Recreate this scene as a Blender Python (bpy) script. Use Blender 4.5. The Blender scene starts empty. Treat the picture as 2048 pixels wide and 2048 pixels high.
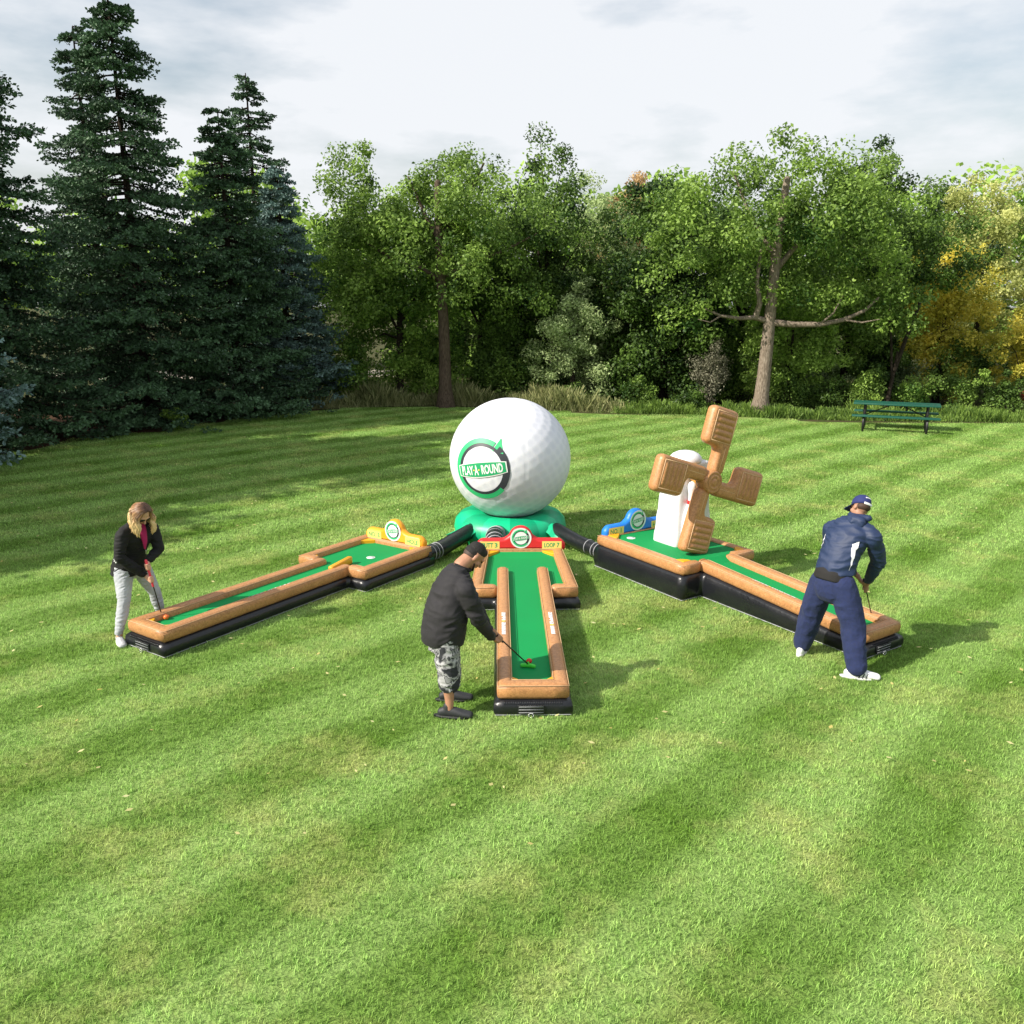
import bpy, bmesh, math, random
import numpy as np
from mathutils import Vector, Matrix

random.seed(7)
RNG = np.random.default_rng(11)
SC = bpy.context.scene
COL = SC.collection
PI = math.pi

# ------------------------------------------------------------ camera
cam_d = bpy.data.cameras.new('camera')
cam = bpy.data.objects.new('camera', cam_d); COL.objects.link(cam)
cam.location = (0, 0, 3.6)
cam.rotation_euler = (math.radians(90 - 13.86), 0, 0)
cam_d.sensor_width = 36; cam_d.lens = 1695 / 2048 * 36
cam_d.clip_end = 2000; cam_d.clip_start = 0.1
SC.camera = cam

# ------------------------------------------------------------ light
SUN_EL = math.radians(37)
sh = Vector((0.906, 0.423, 0)).normalized()          # the way shadows fall
sun_dir = Vector((-sh.x * math.cos(SUN_EL), -sh.y * math.cos(SUN_EL), math.sin(SUN_EL)))
world = bpy.data.worlds.new('World'); SC.world = world; world.use_nodes = True
wn = world.node_tree; bg = wn.nodes['Background']
sky = wn.nodes.new('ShaderNodeTexSky'); sky.sky_type = 'NISHITA'; sky.sun_disc = False
sky.sun_elevation = SUN_EL
sky.sun_rotation = math.atan2(sun_dir.x, sun_dir.y)
sky.air_density = 1.4; sky.dust_density = 3.0; sky.ozone_density = 1.0
# bright thin cloud over most of the sky
wt = wn.nodes.new('ShaderNodeTexCoord'); wm_ = wn.nodes.new('ShaderNodeMapping'); wm_.inputs['Scale'].default_value = (1, 1, 3.2)
wz = wn.nodes.new('ShaderNodeTexNoise'); wz.inputs['Scale'].default_value = 2.3; wz.inputs['Detail'].default_value = 7; wz.inputs['Roughness'].default_value = .55
wr = wn.nodes.new('ShaderNodeMapRange'); wr.inputs[1].default_value = .36; wr.inputs[2].default_value = .54; wr.inputs[3].default_value = .12; wr.inputs[4].default_value = .93
wx = wn.nodes.new('ShaderNodeMix'); wx.data_type = 'RGBA'; wx.inputs[7].default_value = (6.3, 6.45, 6.7, 1)
wn.links.new(wt.outputs['Generated'], wm_.inputs[0]); wn.links.new(wm_.outputs[0], wz.inputs['Vector']); wn.links.new(wz.outputs[0], wr.inputs[0])
wn.links.new(wr.outputs[0], wx.inputs[0]); wn.links.new(sky.outputs[0], wx.inputs[6])
wn.links.new(wx.outputs[2], bg.inputs[0]); bg.inputs[1].default_value = 0.105
sl = bpy.data.lights.new('sun', 'SUN'); sl.energy = 5.0; sl.angle = math.radians(0.6); sl.color = (1, 0.93, 0.82)
so = bpy.data.objects.new('sun', sl); COL.objects.link(so)
so.rotation_euler = (-sun_dir).to_track_quat('-Z', 'Y').to_euler()
SC.view_settings.view_transform = 'Standard'; SC.view_settings.look = 'None'
SC.view_settings.exposure = 0.50; SC.view_settings.gamma = 1.0
SC.view_settings.use_curve_mapping = False
SC.cycles.max_bounces = 8; SC.cycles.transparent_max_bounces = 8

# ------------------------------------------------------------ materials
def lin(c):
    return tuple(((x / 12.92) if x <= 0.04045 else ((x + 0.055) / 1.055) ** 2.4) for x in c)

def mat(name, col, rough=0.6, var=0.0, vscale=8.0, bump=0.0, bscale=30.0, spec=0.5, sheen=0.0, col2=None,
        coord='Object', stretch=None, metallic=0.0, transl=0.0, bdist=0.01):
    m = bpy.data.materials.new(name); m.use_nodes = True
    nt = m.node_tree; N = nt.nodes; L = nt.links
    p = N['Principled BSDF']
    p.inputs['Roughness'].default_value = rough
    p.inputs['Specular IOR Level'].default_value = spec
    p.inputs['Metallic'].default_value = metallic
    if sheen: p.inputs['Sheen Weight'].default_value = sheen
    p.inputs['Base Color'].default_value = (*col, 1)
    tc = N.new('ShaderNodeTexCoord')
    src = tc.outputs[coord]
    if stretch:
        mp = N.new('ShaderNodeMapping'); mp.inputs['Scale'].default_value = stretch
        L.new(src, mp.inputs[0]); src = mp.outputs[0]
    if var or col2:
        nz = N.new('ShaderNodeTexNoise'); nz.inputs['Scale'].default_value = vscale; nz.inputs['Detail'].default_value = 5
        L.new(src, nz.inputs['Vector'])
        mx = N.new('ShaderNodeMix'); mx.data_type = 'RGBA'
        c2 = col2 if col2 else tuple(min(1, c * (1 + var)) for c in col)
        c1 = col if col2 else tuple(c * (1 - var) for c in col)
        mx.inputs[6].default_value = (*c1, 1); mx.inputs[7].default_value = (*c2, 1)
        rp = N.new('ShaderNodeMapRange'); rp.inputs[1].default_value = 0.35; rp.inputs[2].default_value = 0.65
        L.new(nz.outputs[0], rp.inputs[0]); L.new(rp.outputs[0], mx.inputs[0]); L.new(mx.outputs[2], p.inputs['Base Color'])
        r2 = N.new('ShaderNodeMapRange'); r2.inputs[3].default_value = max(0, rough - 0.1); r2.inputs[4].default_value = min(1, rough + 0.12)
        L.new(nz.outputs[0], r2.inputs[0]); L.new(r2.outputs[0], p.inputs['Roughness'])
    if bump:
        bz = N.new('ShaderNodeTexNoise'); bz.inputs['Scale'].default_value = bscale; bz.inputs['Detail'].default_value = 4
        bz.inputs['Distortion'].default_value = 0.8
        L.new(src, bz.inputs['Vector'])
        bn = N.new('ShaderNodeBump'); bn.inputs['Strength'].default_value = bump; bn.inputs['Distance'].default_value = bdist
        L.new(bz.outputs[0], bn.inputs['Height']); L.new(bn.outputs[0], p.inputs['Normal'])
    return m

def leaf_mat(name, c1, c2, transl=0.35, rough=0.55, pos_scale=0.6):
    """leaves: diffuse + translucent, tone varied leaf by leaf and slowly through the crown"""
    m = bpy.data.materials.new(name); m.use_nodes = True
    nt = m.node_tree; N = nt.nodes; L = nt.links
    for n in list(N): N.remove(n)
    out = N.new('ShaderNodeOutputMaterial')
    at = N.new('ShaderNodeAttribute'); at.attribute_name = 'tone'
    geo = N.new('ShaderNodeNewGeometry')
    nz = N.new('ShaderNodeTexNoise'); nz.inputs['Scale'].default_value = pos_scale; nz.inputs['Detail'].default_value = 3
    L.new(geo.outputs['Position'], nz.inputs['Vector'])
    ad = N.new('ShaderNodeMath'); ad.operation = 'ADD'; ad.inputs[1].default_value = -0.5
    L.new(nz.outputs[0], ad.inputs[0])
    a2 = N.new('ShaderNodeMath'); a2.operation = 'ADD'; a2.use_clamp = True
    L.new(ad.outputs[0], a2.inputs[0]); L.new(at.outputs['Fac'], a2.inputs[1])
    mx = N.new('ShaderNodeMix'); mx.data_type = 'RGBA'
    mx.inputs[6].default_value = (*c1, 1); mx.inputs[7].default_value = (*c2, 1)
    L.new(a2.outputs[0], mx.inputs[0])
    d = N.new('ShaderNodeBsdfPrincipled'); d.inputs['Roughness'].default_value = rough
    d.inputs['Specular IOR Level'].default_value = 0.35
    t = N.new('ShaderNodeBsdfTranslucent')
    L.new(mx.outputs[2], d.inputs['Base Color']); L.new(mx.outputs[2], t.inputs[0])
    ms = N.new('ShaderNodeMixShader'); ms.inputs[0].default_value = transl
    L.new(d.outputs[0], ms.inputs[1]); L.new(t.outputs[0], ms.inputs[2]); L.new(ms.outputs[0], out.inputs[0])
    return m

# ------------------------------------------------------------ object helpers
def setp(o, label=None, cat=None, group=None, kind=None):
    if label: o['label'] = label
    if cat: o['category'] = cat
    if group: o['group'] = group
    if kind: o['kind'] = kind
    return o

def link(name, me, m=None, parent=None, smooth=True):
    o = bpy.data.objects.new(name, me); COL.objects.link(o)
    if m is not None:
        for x in (m if isinstance(m, (list, tuple)) else [m]): me.materials.append(x)
    if smooth and len(me.polygons): me.polygons.foreach_set('use_smooth', [True] * len(me.polygons))
    if parent is not None: o.parent = parent
    return o

def mk(name, verts, faces, m=None, parent=None, smooth=True):
    me = bpy.data.meshes.new(name)
    me.from_pydata([tuple(map(float, v)) for v in verts], [], [tuple(int(i) for i in f) for f in faces]); me.update()
    return link(name, me, m, parent, smooth)

def empty(name, loc, rz=0.0, **kw):
    o = bpy.data.objects.new(name, None); COL.objects.link(o); o.location = loc; o.rotation_euler = (0, 0, rz)
    o.empty_display_size = 0.2
    return setp(o, **kw)

class MB:
    """collects shapes into one mesh"""
    def __init__(s): s.v = []; s.f = []; s.mi = []
    def add(s, v, f, mi=0):
        o = len(s.v); s.v += [tuple(map(float, x)) for x in v]; s.f += [tuple(int(i) + o for i in q) for q in f]; s.mi += [mi] * len(f); return s
    def box(s, c, d, rz=0.0, R=None, mi=0):
        x, y, z = d[0] / 2, d[1] / 2, d[2] / 2
        M = R if R is not None else Matrix.Rotation(rz, 3, 'Z')
        vs = [Vector(c) + M @ Vector((a * x, b * y, e * z)) for a, b, e in
              ((-1, -1, -1), (1, -1, -1), (1, 1, -1), (-1, 1, -1), (-1, -1, 1), (1, -1, 1), (1, 1, 1), (-1, 1, 1))]
        return s.add(vs, [(0, 3, 2, 1), (4, 5, 6, 7), (0, 1, 5, 4), (1, 2, 6, 5), (2, 3, 7, 6), (3, 0, 4, 7)], mi)
    def loft(s, *a, mi=0, **k):
        v, f = loft(*a, **k); return s.add(v, f, mi)
    def build(s, name, m=None, parent=None, smooth=True, bevel=0.0):
        o = mk(name, s.v, s.f, m, parent, smooth)
        if any(s.mi): o.data.polygons.foreach_set('material_index', s.mi)
        if bevel:
            b = o.modifiers.new('bevel', 'BEVEL'); b.width = bevel; b.segments = 2; b.limit_method = 'ANGLE'
        return o

def loft(pts, radii, n=14, hint=None, caps=True, round_caps=True, power=2.0):
    """tube along pts; radii floats or (a,b); a lies along hint; superellipse power; rounded ends"""
    P = [Vector(p) for p in pts]
    Rr = [(r, r) if not isinstance(r, (tuple, list)) else tuple(r) for r in radii]
    if round_caps and caps:
        def ext(p, q, r):
            d = (p - q).normalized(); out = []
            for a in (25, 50, 72, 86):
                t = math.radians(a); out.append((p + d * (min(r) * math.sin(t)), (r[0] * math.cos(t), r[1] * math.cos(t))))
            return out
        st = ext(P[0], P[1], Rr[0]); en = ext(P[-1], P[-2], Rr[-1])
        P = [x[0] for x in reversed(st)] + P + [x[0] for x in en]
        Rr = [x[1] for x in reversed(st)] + Rr + [x[1] for x in en]
    h = Vector(hint) if hint is not None else None
    V = []; F = []; prev = None
    for i, p in enumerate(P):
        a = P[max(0, i - 1)]; b = P[min(len(P) - 1, i + 1)]
        T = (b - a).normalized()
        if h is not None: S = h - T * h.dot(T)
        elif prev is not None: S = prev - T * prev.dot(T)
        else:
            S = Vector((0, 0, 1)).cross(T)
            if S.length < 0.1: S = Vector((1, 0, 0)) - T * T.x
        if S.length < 1e-5: S = prev if prev is not None else Vector((1, 0, 0))
        S.normalize(); prev = S; B = T.cross(S)
        for k in range(n):
            t = 2 * PI * k / n; c, sn = math.cos(t), math.sin(t)
            if power != 2.0:
                c = math.copysign(abs(c) ** (2 / power), c); sn = math.copysign(abs(sn) ** (2 / power), sn)
            V.append(p + S * (c * Rr[i][0]) + B * (sn * Rr[i][1]))
    m = len(P)
    for i in range(m - 1):
        for k in range(n):
            F.append((i * n + k, i * n + (k + 1) % n, (i + 1) * n + (k + 1) % n, (i + 1) * n + k))
    if caps:
        F.append(tuple(range(n - 1, -1, -1))); F.append(tuple((m - 1) * n + k for k in range(n)))
    return V, F

def lathe(prof, n=32, c=(0, 0, 0)):
    V = []; F = []
    for r, z in prof:
        for k in range(n):
            t = 2 * PI * k / n; V.append((c[0] + r * math.cos(t), c[1] + r * math.sin(t), c[2] + z))
    for i in range(len(prof) - 1):
        for k in range(n): F.append((i * n + k, i * n + (k + 1) % n, (i + 1) * n + (k + 1) % n, (i + 1) * n + k))
    F.append(tuple(range(n - 1, -1, -1))); F.append(tuple((len(prof) - 1) * n + k for k in range(n)))
    return V, F

def ellipsoid(c, r, R=None, nu=18, nv=12):
    V = []; F = []
    M = R if R is not None else Matrix.Identity(3)
    for j in range(nv + 1):
        ph = PI * j / nv
        for k in range(nu):
            t = 2 * PI * k / nu
            V.append(Vector(c) + M @ Vector((r[0] * math.sin(ph) * math.cos(t), r[1] * math.sin(ph) * math.sin(t), r[2] * math.cos(ph))))
    for j in range(nv):
        for k in range(nu): F.append((j * nu + k, (j + 1) * nu + k, (j + 1) * nu + (k + 1) % nu, j * nu + (k + 1) % nu))
    return V, F

def text_mesh(s, size=1.0, bold=0.012):
    cu = bpy.data.curves.new('lettering', 'FONT'); cu.body = s; cu.size = size; cu.offset = bold; cu.align_x = 'CENTER'; cu.align_y = 'CENTER'
    cu.resolution_u = 3
    o = bpy.data.objects.new('lettering', cu); COL.objects.link(o)
    bpy.context.view_layer.update()
    me = bpy.data.meshes.new_from_object(o.evaluated_get(bpy.context.evaluated_depsgraph_get()))
    V = [tuple(v.co[:2]) for v in me.vertices]; F = [tuple(p.vertices) for p in me.polygons]
    bpy.data.objects.remove(o); bpy.data.curves.remove(cu); bpy.data.meshes.remove(me)
    xs = [v[0] for v in V]; ys = [v[1] for v in V]
    cx, cy = (min(xs) + max(xs)) / 2, (min(ys) + max(ys)) / 2
    V = [((x - cx), (y - cy)) for x, y in V]
    return V, F, max(xs) - min(xs), max(ys) - min(ys)

from mathutils import noise as mnoise
def fused(mb, name, voxel, m, parent, base, smooth=4, wrinkle=0.0, wscale=0.12, dirv=(1, 1, 2.6)):
    """one continuous surface out of overlapping shapes (voxel union, relaxed), with cloth folds pressed in"""
    me0 = bpy.data.meshes.new('tmp'); me0.from_pydata(mb.v, [], mb.f); me0.update()
    t = bpy.data.objects.new('tmp', me0); COL.objects.link(t)
    r = t.modifiers.new('r', 'REMESH'); r.mode = 'VOXEL'; r.voxel_size = voxel
    s = t.modifiers.new('s', 'SMOOTH'); s.iterations = smooth; s.factor = 0.5
    bpy.context.view_layer.update()
    me = bpy.data.meshes.new_from_object(t.evaluated_get(bpy.context.evaluated_depsgraph_get()))
    bpy.data.objects.remove(t); bpy.data.meshes.remove(me0)
    n = len(me.vertices)
    co = np.empty(n * 3); me.vertices.foreach_get('co', co); co = co.reshape(-1, 3)
    if wrinkle:
        nr = np.empty(n * 3); me.vertices.foreach_get('normal', nr); nr = nr.reshape(-1, 3)
        k = 1.0 / wscale; d = np.empty(n); off = len(name) * 3.1 + n * .001
        for i in range(n):
            x, y, z = co[i]
            w = mnoise.noise((x * 3 + off, y * 3, z * 3)) * 1.2
            a = mnoise.noise(((x + y * .3) * k * dirv[0] * .55 + off, y * k * dirv[1] * .55, (z + w * .10) * k * dirv[2] * .55))
            b = mnoise.noise((x * 6 + off, y * 6 + 5, z * 6))
            d[i] = (1 - 2.6 * abs(a)) * (.35 + max(0, b + .25)) * .5
        co = co + nr * (d * wrinkle)[:, None]
    co = co - np.array(base); me.vertices.foreach_set('co', co.ravel()); me.update()
    me.name = name
    return link(name, me, m, parent, True)

# ============================================================ GROUND
def ground_mat(name, c1, c2, sc=3.0, bump=0.6):
    return mat(name, c1, 0.95, col2=c2, vscale=sc, bump=bump, bscale=12, coord='Object', spec=0.1, bdist=0.05)

def lawn_colour(N, L, dark, light, dry):
    """mown stripes about 46 degrees across the view, with patches of drier grass; world position driven"""
    geo = N.new('ShaderNodeNewGeometry')
    mp = N.new('ShaderNodeMapping'); mp.vector_type = 'POINT'
    mp.inputs['Rotation'].default_value = (0, 0, math.radians(-45))
    L.new(geo.outputs['Position'], mp.inputs[0])
    wv = N.new('ShaderNodeTexNoise'); wv.inputs['Scale'].default_value = 0.22; wv.inputs['Detail'].default_value = 2
    L.new(geo.outputs['Position'], wv.inputs['Vector'])
    sx = N.new('ShaderNodeSeparateXYZ'); L.new(mp.outputs[0], sx.inputs[0])
    w2 = N.new('ShaderNodeMath'); w2.operation = 'MULTIPLY'; w2.inputs[1].default_value = 0.8; L.new(wv.outputs[0], w2.inputs[0])
    s1 = N.new('ShaderNodeMath'); s1.operation = 'ADD'; L.new(sx.outputs[1], s1.inputs[0]); L.new(w2.outputs[0], s1.inputs[1])
    s2 = N.new('ShaderNodeMath'); s2.operation = 'MULTIPLY'; s2.inputs[1].default_value = 2 * PI / 1.25; L.new(s1.outputs[0], s2.inputs[0])
    s3 = N.new('ShaderNodeMath'); s3.operation = 'SINE'; L.new(s2.outputs[0], s3.inputs[0])
    mr = N.new('ShaderNodeMapRange'); mr.inputs[1].default_value = -0.45; mr.inputs[2].default_value = 0.45; L.new(s3.outputs[0], mr.inputs[0])
    # stripes fade in and out
    n2 = N.new('ShaderNodeTexNoise'); n2.inputs['Scale'].default_value = 0.7; n2.inputs['Detail'].default_value = 6; n2.inputs['Roughness'].default_value = 0.65
    L.new(geo.outputs['Position'], n2.inputs['Vector'])
    m0 = N.new('ShaderNodeMix'); m0.data_type = 'FLOAT'; m0.inputs[0].default_value = 0.56
    r0 = N.new('ShaderNodeMapRange'); r0.inputs[1].default_value = 0.3; r0.inputs[2].default_value = 0.7; L.new(n2.outputs[0], r0.inputs[0])
    L.new(mr.outputs[0], m0.inputs[2]); L.new(r0.outputs[0], m0.inputs[3])
    mx = N.new('ShaderNodeMix'); mx.data_type = 'RGBA'; mx.inputs[6].default_value = (*dark, 1); mx.inputs[7].default_value = (*light, 1)
    L.new(m0.outputs[0], mx.inputs[0])
    n3 = N.new('ShaderNodeTexNoise'); n3.inputs['Scale'].default_value = 1.1; n3.inputs['Detail'].default_value = 7; n3.inputs['Roughness'].default_value = 0.7
    ofs = N.new('ShaderNodeVectorMath'); ofs.operation = 'ADD'; ofs.inputs[1].default_value = (31, 7, 3)
    L.new(geo.outputs['Position'], ofs.inputs[0]); L.new(ofs.outputs[0], n3.inputs['Vector'])
    r3 = N.new('ShaderNodeMapRange'); r3.inputs[1].default_value = 0.5; r3.inputs[2].default_value = 0.72; r3.inputs[4].default_value = 0.75
    L.new(n3.outputs[0], r3.inputs[0])
    m3 = N.new('ShaderNodeMix'); m3.data_type = 'RGBA'; m3.inputs[7].default_value = (*dry, 1)
    L.new(r3.outputs[0], m3.inputs[0]); L.new(mx.outputs[2], m3.inputs[6])
    return m3.outputs[2]

def make_lawn_mat(name, k, blades=False):
    m = bpy.data.materials.new(name); m.use_nodes = True
    nt = m.node_tree; N = nt.nodes; L = nt.links
    for n in list(N): N.remove(n)
    out = N.new('ShaderNodeOutputMaterial')
    dark = (0.120 * k, 0.235 * k, 0.026 * k); light = (0.335 * k, 0.50 * k, 0.150 * k); dry = (0.45 * k, 0.48 * k, 0.17 * k)
    c = lawn_colour(N, L, dark, light, dry)
    p = N.new('ShaderNodeBsdfPrincipled'); p.inputs['Roughness'].default_value = 0.6 if blades else 0.95
    p.inputs['Specular IOR Level'].default_value = 0.25 if blades else 0.05
    if blades:
        at = N.new('ShaderNodeAttribute'); at.attribute_name = 'tone'
        hs = N.new('ShaderNodeHueSaturation')
        r = N.new('ShaderNodeMapRange'); r.inputs[3].default_value = 0.42; r.inputs[4].default_value = 1.6
        L.new(at.outputs['Fac'], r.inputs[0]); L.new(r.outputs[0], hs.inputs['Value']); L.new(c, hs.inputs['Color'])
        t = N.new('ShaderNodeBsdfTranslucent'); ms = N.new('ShaderNodeMixShader'); ms.inputs[0].default_value = 0.35
        L.new(hs.outputs[0], p.inputs['Base Color']); L.new(hs.outputs[0], t.inputs[0])
        L.new(p.outputs[0], ms.inputs[1]); L.new(t.outputs[0], ms.inputs[2]); L.new(ms.outputs[0], out.inputs[0])
    else:
        nz = N.new('ShaderNodeTexNoise'); nz.inputs['Scale'].default_value = 45; nz.inputs['Detail'].default_value = 5
        geo = N.new('ShaderNodeNewGeometry'); L.new(geo.outputs['Position'], nz.inputs['Vector'])
        bn = N.new('ShaderNodeBump'); bn.inputs['Distance'].default_value = 0.03; bn.inputs['Strength'].default_value = 0.8
        L.new(nz.outputs[0], bn.inputs['Height']); L.new(bn.outputs[0], p.inputs['Normal'])
        hs = N.new('ShaderNodeHueSaturation'); r = N.new('ShaderNodeMapRange')
        r.inputs[1].default_value = 0.3; r.inputs[2].default_value = 0.7; r.inputs[3].default_value = 0.6; r.inputs[4].default_value = 1.15
        L.new(nz.outputs[0], r.inputs[0]); L.new(r.outputs[0], hs.inputs['Value']); L.new(c, hs.inputs['Color'])
        L.new(hs.outputs[0], p.inputs['Base Color']); L.new(p.outputs[0], out.inputs[0])
    return m

M_ground = ground_mat('forest_floor', (0.075, 0.06, 0.03), (0.05, 0.07, 0.02))
g = mk('ground', [(-400, -60, -0.004), (400, -60, -0.004), (400, 700, -0.004), (-400, 700, -0.004)], [(0, 1, 2, 3)], M_ground, smooth=False)
setp(g, 'brown leaf litter ground under the trees beyond the lawn', kind='structure')

EDGE = [(-40, -20), (-40, 9), (-17.5, 13.5), (-12.0, 17.0), (-12.6, 20.5), (-11.6, 23.4), (-10.2, 24.6), (-9.4, 26.4), (-8, 28.3), (-6.5, 29.4), (-4.5, 30.2),
        (-2.2, 30.4), (-0.3, 29.6), (1.3, 28.8), (4.5, 27.8), (6.4, 27.6), (7.9, 27.4), (8.8, 26.6), (9.6, 26.3), (11.3, 26.1), (13.5, 26.0), (15.6, 25.8), (20, 25.6), (40, 26), (40, -20)]
lawn = mk('lawn', [(x, y, 0) for x, y in EDGE], [tuple(range(len(EDGE) - 1, -1, -1))], make_lawn_mat('mown_turf', 0.8), smooth=False)
setp(lawn, 'striped green mown lawn sloping gently under the inflatables', kind='structure')

def in_poly(x, y, poly):
    c = False; n = len(poly); j = n - 1
    for i in range(n):
        xi, yi = poly[i]; xj, yj = poly[j]
        if (yi > y) != (yj > y) and x < (xj - xi) * (y - yi) / (yj - yi) + xi: c = not c
        j = i
    return c

# ---- grass blades: one square metre of turf, laid over the lawn by a geometry node tree
def blade_patch(n, h0, h1, w, seed, size=1.0):
    r = np.random.default_rng(seed)
    x = r.uniform(-size / 2, size / 2, n); y = r.uniform(-size / 2, size / 2, n)
    # tufts
    tx = r.uniform(-size / 2, size / 2, n // 9); ty = r.uniform(-size / 2, size / 2, n // 9); k = r.integers(0, n // 9, n)
    mixm = r.random(n) < 0.7
    x = np.where(mixm, tx[k] + r.normal(0, 0.012, n), x); y = np.where(mixm, ty[k] + r.normal(0, 0.012, n), y)
    a = r.uniform(0, 2 * PI, n); h = r.uniform(h0, h1, n); ln = r.uniform(0.3, 1.0, n) * h
    la = a + r.normal(0, 0.5, n)
    dx, dy = np.cos(a + PI / 2) * w / 2, np.sin(a + PI / 2) * w / 2
    lx, ly = np.cos(la) * ln, np.sin(la) * ln
    z0 = np.zeros(n)
    V = np.stack([
        np.stack([x - dx, y - dy, z0], 1), np.stack([x + dx, y + dy, z0], 1),
        np.stack([x + lx * .35 + dx * .8, y + ly * .35 + dy * .8, h * .6], 1), np.stack([x + lx * .35 - dx * .8, y + ly * .35 - dy * .8, h * .6], 1),
        np.stack([x + lx, y + ly, h * .95], 1)], 1).reshape(-1, 3)
    return V, np.repeat(r.random(n), 2)

def make_grass():
    V1, t1 = blade_patch(5600, 0.016, 0.040, 0.0038, 1)
    V2, t2 = blade_patch(2300, 0.018, 0.044, 0.0075, 2)
    P1 = []; P2 = []
    for ix in range(-22, 23):
        for iy in range(2, 31):
            cx, cy = ix + 0.5, iy + 0.5
            if abs(cx) > (cy + 3) * 0.66 + 1.2: continue
            if not in_poly(cx, cy, EDGE): continue
            (P1 if cy < 12 else P2).append((cx, cy, 0.0))
    n1, n2 = len(V1), len(V2)
    V = np.concatenate([V1, V2, np.array(P1), np.array(P2)])
    me = bpy.data.meshes.new('grass')
    nb = (n1 + n2) // 5
    me.vertices.add(len(V)); me.vertices.foreach_set('co', V.ravel())
    b = np.arange(nb) * 5
    loops = np.stack([b, b + 1, b + 2, b + 3, b + 3, b + 2, b + 4], 1).ravel()
    starts = np.stack([np.arange(nb) * 7, np.arange(nb) * 7 + 4], 1).ravel()
    me.loops.add(len(loops)); me.loops.foreach_set('vertex_index', loops)
    me.polygons.add(len(starts)); me.polygons.foreach_set('loop_start', starts); me.update(calc_edges=True)
    k = np.concatenate([np.full(n1, 1), np.full(n2, 2), np.full(len(P1), 3), np.full(len(P2), 4)]).astype(np.int32)
    me.attributes.new('part', 'INT', 'POINT').data.foreach_set('value', k)
    me.attributes.new('tone', 'FLOAT', 'FACE').data.foreach_set('value', np.concatenate([t1, t2]).astype(np.float32))
    gm = make_lawn_mat('grass_blades', 1.22, True)
    o = link('grass', me, gm, None, False)
    ng = bpy.data.node_groups.new('turf', 'GeometryNodeTree')
    ng.interface.new_socket('Geometry', in_out='INPUT', socket_type='NodeSocketGeometry')
    ng.interface.new_socket('Geometry', in_out='OUTPUT', socket_type='NodeSocketGeometry')
    N, L = ng.nodes, ng.links
    gi = N.new('NodeGroupInput'); go = N.new('NodeGroupOutput'); jn = N.new('GeometryNodeJoinGeometry')
    at = N.new('GeometryNodeInputNamedAttribute'); at.data_type = 'INT'; at.inputs['Name'].default_value = 'part'
    def sep(val):
        c = N.new('FunctionNodeCompare'); c.data_type = 'INT'; c.operation = 'EQUAL'
        ins = [s for s in c.inputs if s.type == 'INT']; ins[1].default_value = val
        L.new(at.outputs['Attribute'], ins[0])
        s = N.new('GeometryNodeSeparateGeometry'); s.domain = 'POINT'
        L.new(gi.outputs[0], s.inputs[0]); L.new(c.outputs[0], s.inputs['Selection']); return s.outputs[0]
    for a, p, sd in ((1, 3, 0), (2, 4, 5)):
        io = N.new('GeometryNodeInstanceOnPoints'); L.new(sep(p), io.inputs['Points']); L.new(sep(a), io.inputs['Instance'])
        rv = N.new('FunctionNodeRandomValue'); rv.data_type = 'INT'
        ii = [s for s in rv.inputs if s.type == 'INT' and s.name in ('Min', 'Max')]; ii[0].default_value = 0; ii[1].default_value = 3
        rv.inputs['Seed'].default_value = sd
        mm = N.new('ShaderNodeMath'); mm.operation = 'MULTIPLY'; mm.inputs[1].default_value = PI / 2
        L.new([s for s in rv.outputs if s.type == 'INT'][0], mm.inputs[0])
        cx = N.new('ShaderNodeCombineXYZ'); L.new(mm.outputs[0], cx.inputs[2]); L.new(cx.outputs[0], io.inputs['Rotation'])
        L.new(io.outputs[0], jn.inputs[0])
    L.new(jn.outputs[0], go.inputs[0])
    md = o.modifiers.new('turf', 'NODES'); md.node_group = ng
    setp(o, 'short green grass blades growing all over the mown lawn', 'grass', kind='stuff')
make_grass()

# fallen leaves
def leaves_on_lawn():
    r = np.random.default_rng(5); V = []; F = []; T = []
    for i in range(900):
        y = 5 + 24 * r.random() ** 0.8; x = r.uniform(-0.62, 0.62) * (y + 2)
        if not in_poly(x, y, EDGE): continue
        s = r.uniform(0.012, 0.034); a = r.uniform(0, 6.3); z = r.uniform(0.035, 0.055)
        b = len(V); c, sn = math.cos(a), math.sin(a)
        for u, w, dz in ((-1, 0, 0), (0, -.6, .006), (1, 0, .01), (0, .6, .003)):
            V.append((x + s * (u * c - w * sn), y + s * (u * sn + w * c), z + dz))
        F.append((b, b + 1, b + 2, b + 3)); T.append(r.random())
    o = mk('fallen_leaves', V, F, leaf_mat('fallen_leaf', (0.45, 0.38, 0.10), (0.62, 0.60, 0.30), 0.2), smooth=False)
    o.data.attributes.new('tone', 'FLOAT', 'FACE').data.foreach_set('value', T)
    setp(o, 'small yellowish fallen leaves scattered over the lawn', 'fallen leaves', kind='stuff')
leaves_on_lawn()

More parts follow.
